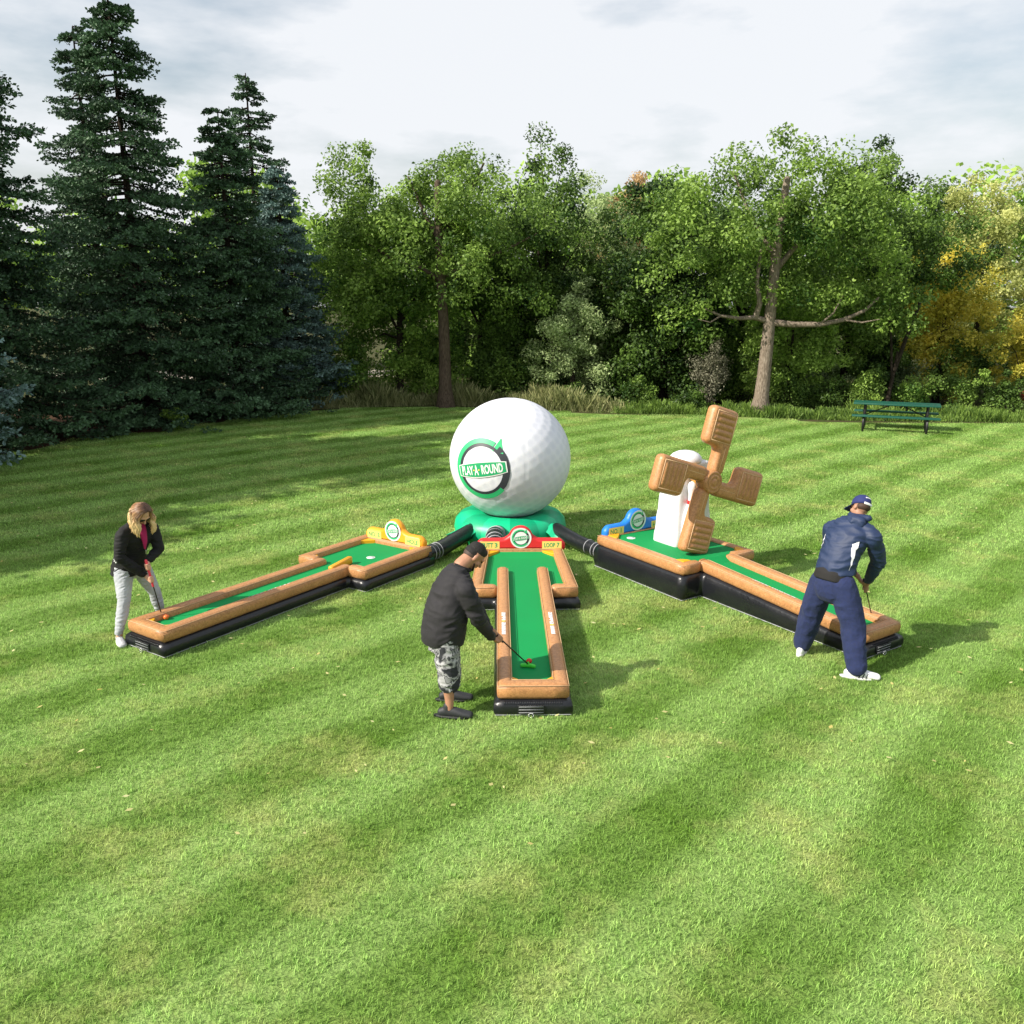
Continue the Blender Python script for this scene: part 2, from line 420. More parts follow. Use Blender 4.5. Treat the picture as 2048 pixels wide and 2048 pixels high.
# bark mulch strip under the spruces, and a pale gravel track seen through them
def strip(name, pts, z, m, label):
    o = mk(name, [(x, y, z) for x, y in pts], [tuple(range(len(pts)))], m, smooth=False)
    setp(o, label, kind='structure')
strip('mulch_bed', [(-17.5, 13.6), (-12.1, 17.1), (-12.4, 20.4), (-11.4, 23.1), (-10.0, 24.3), (-9.2, 26.1), (-6.6, 29.2), (-8.5, 33), (-18, 33), (-26, 16)][::-1], 0.004,
      mat('bark_mulch', (0.11, 0.06, 0.035), 0.95, col2=(0.05, 0.03, 0.018), vscale=14, bump=0.9, bscale=40, spec=0.1, bdist=0.03), 'reddish brown bark mulch bed under the spruces')
strip('gravel_track', [(-60, 37), (-4, 43), (-4, 48), (-60, 43)], 0.006,
      mat('pale_gravel', (0.55, 0.47, 0.42), 0.9, var=0.2, vscale=6, bump=0.4, bscale=50, spec=0.1), 'pale gravel track seen through the gaps between the spruces')

# ============================================================ VEGETATION
def leaf_cloud(centres, spread, per, size, rng, up=0.35, tone_c=None, flat=0.8, aspect=0.62):
    """arrays of diamond leaves round clump centres -> verts, tones"""
    C = np.repeat(centres, per, axis=0); n = len(C)
    S = np.repeat(spread, per)[:, None]
    d = rng.normal(0, 1, (n, 3)); d /= (np.linalg.norm(d, axis=1)[:, None] + 1e-9)
    rr = rng.random((n, 1)) ** 0.45
    P = C + d * rr * S * np.array([1, 1, flat])
    nrm = rng.normal(0, 1, (n, 3)) + d * 0.9 + np.array([0, 0, up * 2]); nrm /= np.linalg.norm(nrm, axis=1)[:, None]
    t = np.cross(nrm, rng.normal(0, 1, (n, 3))); t /= (np.linalg.norm(t, axis=1)[:, None] + 1e-9)
    b = np.cross(nrm, t)
    s = size * rng.uniform(0.6, 1.35, (n, 1))
    droop = np.array([0, 0, -0.25])
    V = np.stack([P - t * s, P - b * s * aspect, P + t * s + droop * s, P + b * s * aspect], 1).reshape(-1, 3)
    tc = np.repeat(tone_c if tone_c is not None else np.zeros(len(centres)), per)
    T = np.clip(tc + rng.normal(0.0, 0.16, n), 0, 1)
    return V, T

def quads_mesh(name, V, T, m, parent, base):
    n = len(V) // 4
    me = bpy.data.meshes.new(name); me.vertices.add(n * 4)
    me.vertices.foreach_set('co', (V - np.array(base)).astype(np.float32).ravel())
    me.loops.add(n * 4); me.loops.foreach_set('vertex_index', np.arange(n * 4))
    me.polygons.add(n); me.polygons.foreach_set('loop_start', np.arange(n) * 4)
    me.update(calc_edges=True)
    me.attributes.new('tone', 'FLOAT', 'FACE').data.foreach_set('value', T.astype(np.float32))
    return link(name, me, m, parent, False)

def bark(name, c1, c2):
    return mat(name, c1, 0.9, col2=c2, vscale=7, bump=1.0, bscale=9, stretch=(6, 6, 1.0), spec=0.15, bdist=0.04)
B_grey = bark('grey_brown_bark', (0.155, 0.115, 0.085), (0.07, 0.05, 0.036))
B_pale = bark('pale_grey_bark', (0.33, 0.27, 0.215), (0.15, 0.115, 0.085))
B_dark = bark('dark_bark', (0.05, 0.038, 0.028), (0.025, 0.02, 0.015))

L_dark = leaf_mat('dark_green_leaf', (0.014, 0.042, 0.008), (0.17, 0.29, 0.05))
L_mid = leaf_mat('mid_green_leaf', (0.032, 0.085, 0.012), (0.32, 0.48, 0.09))
L_fresh = leaf_mat('fresh_green_leaf', (0.050, 0.13, 0.016), (0.42, 0.62, 0.12), 0.42)
L_grey = leaf_mat('grey_green_leaf', (0.07, 0.11, 0.035), (0.50, 0.62, 0.28))
L_yel = leaf_mat('yellow_leaf', (0.26, 0.28, 0.03), (0.85, 0.72, 0.12), 0.42)
L_lime = leaf_mat('pale_lime_leaf', (0.20, 0.25, 0.05), (0.72, 0.74, 0.28), 0.42)
L_tan = leaf_mat('dry_tan_leaf', (0.20, 0.13, 0.06), (0.62, 0.42, 0.20), 0.3)
L_red = leaf_mat('red_leaf', (0.18, 0.03, 0.02), (0.38, 0.07, 0.04), 0.3)
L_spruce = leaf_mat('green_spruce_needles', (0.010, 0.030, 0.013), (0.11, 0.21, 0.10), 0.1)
L_blue = leaf_mat('blue_spruce_needles', (0.028, 0.06, 0.052), (0.25, 0.38, 0.35), 0.08)
L_dry = leaf_mat('tall_dry_grass_blades', (0.09, 0.13, 0.03), (0.55, 0.54, 0.26), 0.35)

def tree(name, label, x, y, H, crown, leafm, barkm, seed, trunk_r=0.18, trunk_top=None, lean=(0, 0), size=0.075, per=130,
         nclump=70, spread=(0.4, 0.8), limbs=None, cat='tree', group=None, shell=0.62, z0=0.0, tone=0.5, stems=1, trunk=True, hole=0.0, extra=(), low=0):
    """crown: (cx, cy, cz, rx, ry, rz) relative to the base"""
    rng = np.random.default_rng(seed)
    e = empty(name, (x, y, z0), label=label, cat=cat, group=group)
    cx, cy, cz, rx, ry, rz = crown
    th = trunk_top if trunk_top else cz + rz * 0.4
    d = rng.normal(0, 1, (nclump, 3)); d /= np.linalg.norm(d, axis=1)[:, None]
    rad = rng.uniform(shell, 1.0, nclump) ** 1.0
    inner = rng.random(nclump) < 0.25; rad = np.where(inner, rng.uniform(0.1, shell, nclump), rad)
    lump = 1 + 0.22 * np.sin(3 * np.arctan2(d[:, 1], d[:, 0]) + rng.uniform(0, 6)) * np.cos(2.2 * d[:, 2] + rng.uniform(0, 6))
    C = np.array([cx, cy, cz]) + d * (rad * lump)[:, None] * np.array([rx, ry, rz])
    C = C[C[:, 2] > 0.15]
    if hole: C = C[rng.random(len(C)) > hole]
    if low:
        la = rng.uniform(0, 2 * PI, low); lr = rng.uniform(.35, .95, low); lz = .25 + rng.random(low) * max(.6, cz - .2)
        C = np.concatenate([C, np.stack([cx + np.cos(la) * lr * rx, cy + np.sin(la) * lr * ry, lz], 1)])
    if extra: C = np.concatenate([C, np.array(extra, float)])
    sp = rng.uniform(*spread, len(C)); tc = np.clip(rng.normal(tone, 0.2, len(C)), 0, 1)
    V, T = leaf_cloud(C, sp, per, size, rng, tone_c=tc)
    ok = V.reshape(-1, 4, 3)[:, :, 2].min(axis=1) > 0.02
    V = V.reshape(-1, 4, 3)[ok].reshape(-1, 3); T = T[ok]
    quads_mesh('crown', V, T, leafm, e, (0, 0, 0))
    if trunk:
        mb = MB()
        for s in range(stems):
            a = rng.uniform(0, 6.3); sl = 0 if stems == 1 else 0.22
            pts = []; rr = []
            nseg = 12
            for i in range(nseg + 1):
                f = i / nseg
                w = 0.05 * trunk_r * 6 * math.sin(f * 5 + seed) * f
                pts.append((lean[0] * f * th + math.cos(a) * sl * f * th + w, lean[1] * f * th + math.sin(a) * sl * f * th + w * 0.5, f * th))
                flare = 1 + 0.55 * math.exp(-f * th / 0.25)
                rr.append(trunk_r * (1 - 0.55 * f) * flare * (0.7 if stems > 1 else 1))
            mb.loft(pts, rr, n=14)
        # limbs to clumps
        if limbs is None:
            idx = rng.choice(len(C), min(len(C), 16), replace=False)
            for i in idx:
                f = rng.uniform(0.35, 0.9); st = Vector((lean[0] * f * th, lean[1] * f * th, f * th)); en = Vector(C[i])
                if en.z < st.z - 0.6: continue
                md = (st + en) / 2 + Vector((0, 0, 0.15 * (en - st).length)); r0 = trunk_r * (1 - 0.55 * f) * 0.45
                mb.loft([st, st.lerp(md, 0.5), md, md.lerp(en, 0.6), en], [r0, r0 * .75, r0 * .55, r0 * .35, r0 * .15], n=7)
        else:
            for pts, r0, r1 in limbs:
                k = len(pts); mb.loft(pts, [r0 + (r1 - r0) * i / (k - 1) for i in range(k)], n=10)
        mb.build('trunk', barkm, e)
    return e

def spruce(label, x, y, H, R, seed, m, z_low=0.15, dens=1.0, group='spruces at the left of the lawn'):
    rng = np.random.default_rng(seed)
    e = empty('spruce_tree', (x, y, 0), label=label, cat='tree', group=group)
    mb = MB(); mb.loft([(0, 0, 0), (0, 0, H * .5), (0, 0, H * .97)], [0.16, 0.10, 0.02], n=10)
    Pq = []; Tq = []
    z = z_low; k = 0
    def needles(P, D, n, ln, tone):
        """bottle-brush sprays round a twig from P along D"""
        t = rng.random((n, 1)); base = P + D * t
        Dn = D / (np.linalg.norm(D) + 1e-9)
        out = rng.normal(0, 1, (n, 3)); out -= (out @ Dn)[:, None] * Dn; out /= (np.linalg.norm(out, axis=1)[:, None] + 1e-9)
        out[:, 2] += 0.25
        dirv = out * 0.75 + Dn * 0.8; dirv /= np.linalg.norm(dirv, axis=1)[:, None]
        side = np.cross(dirv, rng.normal(0, 1, (n, 3))); side /= (np.linalg.norm(side, axis=1)[:, None] + 1e-9)
        L_ = ln * rng.uniform(.7, 1.2, (n, 1)); w = L_ * 0.30
        V = np.stack([base - side * w * .5, base + dirv * L_ * .6 - side * w, base + dirv * L_, base + dirv * L_ * .6 + side * w], 1)
        Pq.append(V.reshape(-1, 3)); Tq.append(np.clip(tone + rng.normal(0, .15, n), 0, 1))
    while z < H * 0.97:
        f = z / H; Lb = R * (1 - f) ** 0.8 * rng.uniform(.78, 1.1) + 0.15
        nb = max(5, int((11 if f < .6 else 9) * dens)); a0 = rng.uniform(0, 6.3)
        for j in range(nb):
            a = a0 + 2 * PI * j / nb + rng.normal(0, .14); L2 = Lb * rng.uniform(.62, 1.12)
            dh = np.array([math.cos(a), math.sin(a), 0.0])
            if a % (2 * PI) > 0.15 * PI and a % (2 * PI) < 0.85 * PI and rng.random() < 0.35: continue   # fewer on the far side
            zz = z + rng.normal(0, .16)
            def pt(u): return dh * (L2 * u) + np.array([0, 0, zz - L2 * 0.30 * math.sin(u * 2.2) * u + L2 * 0.16 * u ** 3])
            pts = [pt(u) for u in (0, .25, .5, .75, 1)]
            mb.loft([tuple(p) for p in pts], [0.03, 0.024, 0.018, 0.012, 0.004], n=5, round_caps=False)
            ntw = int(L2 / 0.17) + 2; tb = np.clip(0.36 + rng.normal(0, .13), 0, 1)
            for q in range(ntw):
                u = 0.22 + 0.78 * (q + rng.random() * .6) / ntw
                if u > 1: continue
                p = pt(u); tl = 0.52 * (1.1 - u * 0.65) * min(1, L2 / 1.6) + 0.12
                for sgn in (-1, 1):
                    aa = a + sgn * math.radians(rng.uniform(38, 62)); D = np.array([math.cos(aa), math.sin(aa), rng.uniform(-.38, -.05)]) * tl
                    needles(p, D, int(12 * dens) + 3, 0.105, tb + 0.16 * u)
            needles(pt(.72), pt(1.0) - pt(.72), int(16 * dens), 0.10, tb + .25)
        z += 0.30 + 0.08 * rng.random(); k += 1
    V = np.concatenate(Pq); T = np.concatenate(Tq)
    ok = V.reshape(-1, 4, 3)[:, :, 2].min(axis=1) > 0.02
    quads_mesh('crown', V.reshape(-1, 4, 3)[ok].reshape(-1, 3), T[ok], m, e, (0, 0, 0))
    mb.build('trunk', B_dark, e)
    return e

spruce('silvery blue spruce cut by the left edge of the view', -12.9, 18.2, 11.5, 2.1, 21, L_blue)
spruce('dark green spruce standing second from the left edge', -13.7, 22.3, 12.5, 3.4, 22, L_spruce)
spruce('dark green spruce with drooping boughs behind the standing woman', -11.2, 26.2, 12.5, 3.6, 23, L_spruce)
spruce('dark spruce whose lowest boughs sweep the mulch right of the bright gap', -9.1, 28.4, 9.6, 3.0, 24, L_spruce)
spruce('blue green spruce at the right end of the spruce row', -8.0, 30.8, 8.2, 2.6, 25, L_blue)
spruce('tall dark spruce in the second row, behind the gap', -14.8, 31.6, 13.0, 3.2, 26, L_spruce, dens=.8)
spruce('dark spruce in the second row left of the leafy maple', -10.2, 35.5, 12.5, 3.2, 27, L_spruce, dens=.8)
# left of the frame: their shade lies over the left of the lawn
for i, (sx, sy, shh, lab) in enumerate([(-18.5, 15.0, 9.0, 'spruce standing nearest the house side, left of the view'), (-20.5, 19.5, 10, 'tall spruce left of the view behind the blue spruce'),
                              (-17.5, 24.5, 10, 'broad dark spruce behind the left edge of the lawn')]):
    spruce(lab, sx, sy, shh, 3.1, 41 + i, L_spruce, dens=.6)

tree('leafy_tree', 'broad leafy tree left of the view shading the left of the lawn', -13.9, 10.6, 6.8, (0, 0, 4.0, 2.7, 2.6, 2.7), L_dark, B_dark, 45, nclump=110, per=110, spread=(.6, 1.1), size=.14)
tree('leafy_tree', 'second broad leafy tree left of the view, farther from the lane', -13.9, 15.0, 10.5, (0, 0, 6.2, 3.1, 3.2, 4.2), L_dark, B_dark, 46, nclump=90, per=110, spread=(.6, 1.1), size=.14)
tree('leafy_tree', 'tall leafy tree left of the view, behind the other two', -18.2, 13.6, 13.0, (0, 0, 8.6, 3.6, 3.6, 4.4), L_dark, B_dark, 47, nclump=110, per=110, spread=(.6, 1.1), size=.14)
# lawn trees with bare trunks
tree('shade_tree', 'straight grey brown trunked shade tree left of the giant golf ball', -2.36, 30.2, 9.5, (0.1, .3, 6.1, 4.2, 2.4, 2.7), L_mid, B_grey, 51,
     trunk_r=0.235, trunk_top=7.5, lean=(-0.012, 0), nclump=150, per=232, spread=(.4, .8), size=0.059,
     limbs=[([(-.05, 0, 4.3), (-.7, 0, 4.75), (-1.6, .1, 4.95), (-2.6, .2, 5.6)], .09, .03), ([(0, 0, 4.5), (.9, .1, 4.9), (2.0, .2, 5.3), (3.2, .4, 5.9)], .09, .03),
            ([(-.05, 0, 5.5), (-.6, .4, 6.5), (-1.2, .8, 7.8)], .09, .03), ([(-.05, 0, 5.8), (.8, .3, 7.0), (1.4, .6, 8.2)], .08, .03)],
     extra=[(-1.6, -.4, 3.9), (-2.3, -.4, 3.6), (-3.0, -.3, 3.5), (-3.6, -.2, 3.1), (-1.2, -.4, 4.4), (1.2, -.3, 4.3), (2.0, -.3, 4.0), (2.8, -.2, 3.9), (-2.8, -.3, 4.2), (3.4, -.2, 3.6)], group='trees with bare trunks at the lawn edge')
tree('shade_tree', 'pale trunked shade tree with long side branch, between windmill and picnic table', 8.15, 27.9, 9.5, (0.4, .3, 5.9, 4.6, 2.4, 2.6), L_mid, B_pale, 52,
     trunk_r=0.24, trunk_top=7.3, lean=(0.045, 0), nclump=165, per=232, spread=(.4, .8), size=0.059,
     limbs=[([(.12, 0, 3.0), (-.35, -.05, 3.15), (-.9, -.1, 3.12), (-1.5, -.2, 3.2), (-2.0, -.3, 3.4)], .10, .03), ([(-.35, -.05, 3.15), (-.25, -.1, 3.6), (-.4, -.1, 4.2), (-.3, 0, 5.2)], .10, .05),
            ([(.1, 0, 3.0), (.8, -.2, 2.93), (1.6, -.4, 2.93), (2.3, -.5, 3.08), (2.9, -.6, 3.36), (3.3, -.6, 3.75)], .12, .035), ([(2.3, -.5, 3.08), (2.8, -.7, 3.0), (3.3, -.8, 3.1)], .04, .015), ([(1.6, -.4, 2.93), (1.9, -.7, 3.3), (2.1, -.8, 3.8)], .04, .015), ([(-1.5, -.2, 3.2), (-1.9, -.5, 3.0), (-2.3, -.6, 3.1)], .03, .012), ([(.2, 0, 4.6), (1.2, .2, 5.8), (2.0, .5, 7.2)], .1, .03),
            ([(.2, 0, 4.9), (-.6, .3, 6.2), (-1.2, .5, 7.6)], .1, .03)],
     extra=[(-2.2, -.3, 3.4), (-2.6, -.2, 3.7), (-1.6, -.4, 3.9), (-3.0, 0, 3.2), (-1.0, -.4, 4.3), (.9, -.5, 3.9), (1.6, -.5, 3.7), (3.4, -.5, 3.5), (3.9, -.5, 3.9), (4.3, -.5, 3.4), (2.6, -.4, 3.9), (4.8, -.3, 3.8), (3.6, -.4, 3.0), (4.6, -.4, 2.9), (-2.4, -.2, 2.9)], group='trees with bare trunks at the lawn edge')
# low leafy boughs in front of the dark wood
tree('maple_tree', 'leafy green maple with boughs reaching to the ground beside the spruces', -4.2, 31.7, 8.4, (-.4, 0, 4.3, 2.7, 1.7, 4.0), L_fresh, B_dark, 53, trunk_r=.16, nclump=150, per=232, spread=(.35, .7), size=0.056, lean=(.05, 0), tone=.42, low=60)
tree('leafy_tree', 'dark green leafy tree right behind the grey brown trunk', -1.2, 34.5, 8.8, (0, 0, 4.6, 3.0, 2.0, 4.5), L_dark, B_dark, 54, trunk_r=.18, nclump=130, per=232, spread=(.4, .8), size=0.063, low=35)
tree('leafy_tree', 'dark leafy tree behind the top of the giant golf ball', 1.3, 33.0, 8.4, (0, 0, 4.7, 2.4, 2.0, 4.2), L_dark, B_dark, 55, trunk_r=.16, nclump=120, per=232, spread=(.35, .75), size=0.059, tone=.45, low=45)
tree('willow_tree', 'pale grey green willowy tree between the ball and the dark bushes', 3.3, 35.5, 8.8, (0, 0, 4.3, 2.3, 2.0, 4.2), L_grey, B_dark, 56, trunk_r=.15, nclump=120, per=232, spread=(.35, .7), size=0.048, tone=.8, low=45)
tree('willow_tree', 'lighter green willowy bush behind the right side of the ball', 2.2, 31.0, 4.6, (0, 0, 2.2, 1.5, 1.3, 2.2), L_grey, B_dark, 57, trunk_r=.1, nclump=80, per=217, spread=(.25, .5), size=0.044, tone=.85)
tree('dry_tree', 'tan brown half dry tree showing above the willowy bush', 5.0, 38.0, 8.6, (0, 0, 5.6, 1.9, 1.5, 3.2), L_tan, B_dark, 58, trunk_r=.12, nclump=80, per=201, spread=(.3, .6), size=0.052, tone=.6)
tree('oak_tree', 'big dark oak with foliage down to the grass left of the pale trunk', 5.5, 31.4, 8.2, (0, 0, 4.0, 2.7, 2.0, 4.1), L_dark, B_dark, 59, trunk_r=.2, nclump=170, per=263, spread=(.35, .75), size=0.063, tone=.25, low=110)
tree('leafy_tree', 'mid green tree behind the pale trunk of the lawn tree', 9.0, 34.0, 8.4, (0, 0, 4.4, 2.8, 2.0, 4.1), L_mid, B_dark, 60, trunk_r=.16, nclump=130, per=217, spread=(.35, .75), size=0.059, tone=.4, low=55)
tree('leafy_bush_tree', 'bushy green tree left of the picnic table', 9.6, 29.6, 4.6, (0, 0, 2.1, 1.7, 1.2, 2.2), L_mid, B_dark, 61, trunk_r=.08, nclump=95, per=217, spread=(.25, .5), size=0.048, tone=.8)
tree('leafy_tree', 'mid green tree right behind the picnic table', 12.4, 32.0, 8.0, (0, 0, 4.0, 2.5, 1.8, 4.0), L_mid, B_dark, 62, trunk_r=.14, nclump=130, per=217, spread=(.3, .65), size=0.056, tone=.45, low=55)
tree('leafy_tree', 'dark leafy tree above the forked sapling', 15.0, 35.5, 9.0, (0, 0, 5.0, 2.8, 2.0, 4.2), L_dark, B_dark, 63, trunk_r=.15, nclump=120, per=217, spread=(.35, .75), size=0.063, low=50)
tree('yellow_tree', 'bright yellow autumn tree right of the picnic table', 15.6, 31.3, 5.8, (0, 0, 3.3, 1.7, 1.2, 2.4), L_yel, B_dark, 64, trunk_r=.1, nclump=80, per=201, spread=(.3, .55), size=0.052, tone=.6, low=25)
tree('yellow_tree', 'pale lime tree at the upper right corner of the wood', 18.5, 34.5, 8.4, (0, 0, 5.2, 2.5, 1.8, 3.4), L_lime, B_dark, 65, trunk_r=.14, nclump=110, per=201, spread=(.35, .65), size=0.059, tone=.5, low=40)
tree('yellow_tree', 'golden shrub like tree near the right edge of the view', 17.6, 29.5, 3.8, (0, 0, 2.2, 1.2, 1.0, 1.6), L_yel, B_dark, 66, trunk_r=.07, nclump=55, per=186, spread=(.22, .42), size=0.044, tone=.5)
# forked sapling
tree('forked_sapling', 'slim dark sapling with forked stem right behind the picnic table', 12.6, 28.6, 6.5, (.9, .3, 5.4, 2.1, 1.2, 1.5), L_dark, B_dark, 67, trunk_r=.085, trunk_top=2.0, lean=(.1, 0), nclump=55, per=186, spread=(.3, .6), size=0.052, tone=.4,
     limbs=[([(.16, 0, 1.4), (.42, 0, 2.4), (.72, 0, 3.4), (1.0, .1, 4.8), (1.3, .1, 5.8)], .075, .03), ([(.1, 0, 1.2), (-.02, 0, 2.2), (-.18, 0, 3.2), (-.3, 0, 4.5)], .045, .02)])
tree('shrub', 'low red leaved shrub at the right edge of the wood', 17.3, 28.3, .9, (0, 0, .62, .42, .3, .28), L_red, B_dark, 68, trunk_r=.02, nclump=12, per=108, spread=(.12, .2), size=0.037, cat='shrub', trunk_top=.5)
tree('shrub', 'grey leafless looking shrub left of the pale trunk', 6.85, 29.6, 2.2, (0, 0, 1.3, .62, .45, .95), leaf_mat('grey_twig_leaf', (.13, .13, .08), (.36, .35, .25), .3), B_dark, 69, trunk_r=.04, nclump=45, per=139, spread=(.18, .35), size=0.030, cat='shrub', trunk_top=1.5)
tree('shrub', 'bright green weed clump at the foot of the spruces', -9.75, 24.5, .8, (0, 0, .32, .38, .3, .3), L_fresh, B_dark, 70, trunk_r=.01, nclump=16, per=93, spread=(.1, .18), size=0.037, cat='shrub', trunk=False, tone=.6)
# undergrowth along the right edge of the lawn, each bush its own
bushes = [(1.9, 29.9, 1.0, L_mid, 'low green bush in the tall grass right of the ball'), (3.3, 29.4, 1.1, L_dark, 'dark low bush between willow and oak'), (4.6, 28.9, .9, L_mid, 'small bush at the foot of the dark oak'),
          (6.2, 28.7, 1.0, L_dark, 'dark bush just left of the pale trunk base'), (9.3, 28.0, 1.3, L_mid, 'rounded bush just right of the pale trunk base'), (10.6, 28.2, 1.5, L_dark, 'dark bush behind the left end of the picnic table'),
          (12.0, 28.0, 1.2, L_mid, 'green bush behind the middle of the picnic table'), (13.6, 28.0, 1.3, L_fresh, 'fresh green bush behind the right end of the picnic table'), (15.0, 27.6, 1.2, L_mid, 'bush below the yellow tree'),
          (16.6, 27.3, 1.1, L_dark, 'dark bush second from the right edge'), (18.2, 27.3, 1.3, L_mid, 'bush at the right edge of the lawn'), (14.2, 30.0, 2.0, L_grey, 'tall grey green bush behind the forked sapling'), (11.2, 30.4, 2.1, L_grey, 'pale bush left of the forked sapling')]
brng = random.Random(4)
for i, (bx, by, bh, lm, lab) in enumerate(bushes):
    hh_ = bh * brng.uniform(.65, 1.35); wx = brng.uniform(.5, 1.15)
    tree('bush', lab, bx, by + brng.uniform(.1, 1.3), hh_, (0, 0, hh_ * .42, wx, .6, hh_ * .6), lm, B_dark, 80 + i, trunk_r=.03, nclump=30, per=150, spread=(.14, .42), size=.04, cat='bush', group='bushes along the far edge of the lawn', trunk_top=hh_ * .5, tone=brng.uniform(.25, .6), shell=.35)
under = [(-6.0, 31.6, 2.4, L_mid, 'leafy understorey bush between the last spruce and the maple'), (-3.2, 32.2, 2.6, L_fresh, 'understorey bush left of the grey brown trunk'), (-.6, 32.2, 2.8, L_dark, 'dark understorey bush right of the grey brown trunk'),
         (.6, 31.4, 2.2, L_mid, 'understorey bush left of the willowy bush'), (3.4, 32.0, 2.6, L_grey, 'pale understorey bush between willow and oak'), (7.6, 31.2, 2.8, L_mid, 'understorey bush right behind the pale trunk'),
         (10.9, 31.8, 3.2, L_mid, 'high understorey bush behind the left table end'), (13.4, 31.6, 2.8, L_dark, 'dark understorey bush behind the sapling'), (16.4, 31.0, 2.6, L_mid, 'understorey bush under the yellow trees'), (19.2, 31.4, 3.4, L_lime, 'lime understorey bush by the right edge')]
for i, (bx, by, bh, lm, lab) in enumerate(under):
    tree('bush', lab, bx, by, bh, (0, 0, bh * .5, 1.25, .9, bh * .5), lm, B_dark, 110 + i, trunk_r=.04, nclump=60, per=150, spread=(.22, .5), size=.05, cat='bush', group='understorey bushes below the wood', trunk_top=bh * .5, tone=brng.uniform(.3, .6), shell=.4, low=15)
# distant wood
def far_wood():
    rng = np.random.default_rng(99); n = 1500
    x = rng.uniform(-45, 45, n); y = rng.uniform(41, 50, n); top = 8.0 + 1.2 * np.sin(x * .35) + 1.0 * np.sin(x * .9 + 1)
    z = rng.random(n) ** .8 * top
    keep = ~((x < -6) & (z < 3.4)); C = np.stack([x, y, z], 1)[keep]
    V, T = leaf_cloud(C, rng.uniform(.7, 1.4, len(C)), 95, .16, rng, tone_c=np.clip(rng.normal(.65, .25, len(C)), 0, 1))
    ok = V.reshape(-1, 4, 3)[:, :, 2].min(axis=1) > 0.02
    o = quads_mesh('far_wood', V.reshape(-1, 4, 3)[ok].reshape(-1, 3), T[ok], L_fresh, None, (0, 0, 0))
    setp(o, 'dense green far wood closing the view behind all the trees', 'wood', kind='stuff')
far_wood()

def tall_grass(pts, n, h, seed, m, name, label, width=.8):
    rng = np.random.default_rng(seed); P = np.array(pts, float)
    seg = rng.integers(0, len(P) - 1, n); f = rng.random((n, 1)); B = P[seg] * (1 - f) + P[seg + 1] * f
    x = B[:, 0] + rng.normal(0, .25, n); y = B[:, 1] + rng.random(n) * width + .05
    hh = h * rng.uniform(.25, 1.15, n) * (0.55 + 0.25 * np.sin(x * 2.1 + y) + 0.2 * np.sin(x * 5.3 + 1) * np.sin(y * 4) + .15 * np.sin(x * 13)); a = rng.uniform(0, 6.3, n); w = .006
    ln = rng.uniform(.1, .7, n) * hh; la = rng.uniform(0, 6.3, n)
    dx, dy = np.cos(a) * w, np.sin(a) * w; lx, ly = np.cos(la) * ln, np.sin(la) * ln
    V = np.stack([np.stack([x - dx, y - dy, 0 * x], 1), np.stack([x + dx, y + dy, 0 * x], 1),
                  np.stack([x + lx + dx * .7, y + ly + dy * .7, hh], 1), np.stack([x + lx - dx * 1.6, y + ly - dy * 1.6, hh * .93], 1)], 1).reshape(-1, 3)
    o = quads_mesh(name, V, np.clip(rng.normal(.45, .25, n), 0, 1), m, None, (0, 0, 0))
    setp(o, label, 'grass', kind='stuff')
tall_grass([(-7, 29.4), (-4.5, 30.3), (-2.2, 30.6), (-.3, 29.9), (1.3, 29.2), (3.5, 28.4)], 26000, .80, 3, L_dry, 'tall_grass', 'tall half dry yellowish grass behind the lawn edge', 1.3)
tall_grass([(3.5, 28.3), (6.4, 27.9), (8.8, 27.0), (11.3, 26.4), (15.6, 26.1), (20, 26)], 46000, .42, 4, L_mid, 'tall_weeds', 'low green weeds along the right edge of the lawn', 1.6)

# ============================================================ INFLATABLES
def vinyl(name, c, var=0.06, rough=0.42, bump=0.25, bscale=9, stretch=None):
    return mat(name, c, rough, var=var, vscale=3.0, bump=bump, bscale=bscale, spec=0.5, stretch=stretch, bdist=0.012)

def wood_print():
    """tan vinyl printed with faint brown speckle and grain"""
    m = bpy.data.materials.new('tan_vinyl'); m.use_nodes = True
    nt = m.node_tree; N = nt.nodes; L = nt.links; p = N['Principled BSDF']
    tc = N.new('ShaderNodeTexCoord')
    n1 = N.new('ShaderNodeTexNoise'); n1.inputs['Scale'].default_value = 34; n1.inputs['Detail'].default_value = 5; n1.inputs['Distortion'].default_value = 1.5
    n2 = N.new('ShaderNodeTexNoise'); n2.inputs['Scale'].default_value = 7; n2.inputs['Detail'].default_value = 3
    L.new(tc.outputs['Object'], n1.inputs[0]); L.new(tc.outputs['Object'], n2.inputs[0])
    cr = N.new('ShaderNodeValToRGB'); e = cr.color_ramp.elements
    e[0].position = 0.32; e[0].color = (0.25, 0.115, 0.045, 1); e[1].position = 0.56; e[1].color = (0.46, 0.22, 0.085, 1)
    e2 = e.new(0.72); e2.color = (0.54, 0.29, 0.13, 1)
    L.new(n1.outputs[0], cr.inputs[0])
    mx = N.new('ShaderNodeMix'); mx.data_type = 'RGBA'; mx.inputs[0].default_value = 0.28; mx.inputs[7].default_value = (0.50, 0.245, 0.098, 1)
    L.new(cr.outputs[0], mx.inputs[6]); L.new(mx.outputs[2], p.inputs['Base Color'])
    p.inputs['Roughness'].default_value = 0.44
    p.inputs['Specular IOR Level'].default_value = 0.5
    b1 = N.new('ShaderNodeBump'); b1.inputs['Strength'].default_value = 0.35; b1.inputs['Distance'].default_value = 0.02
    L.new(n2.outputs[0], b1.inputs['Height']); L.new(b1.outputs[0], p.inputs['Normal'])
    return m
V_TAN = wood_print()
V_SEAM = mat('pale_seam_tape', (.56, .36, .20), .5)
V_BLACK = vinyl('black_vinyl', (0.010, 0.011, 0.014), rough=0.30, bump=0.45, bscale=11)
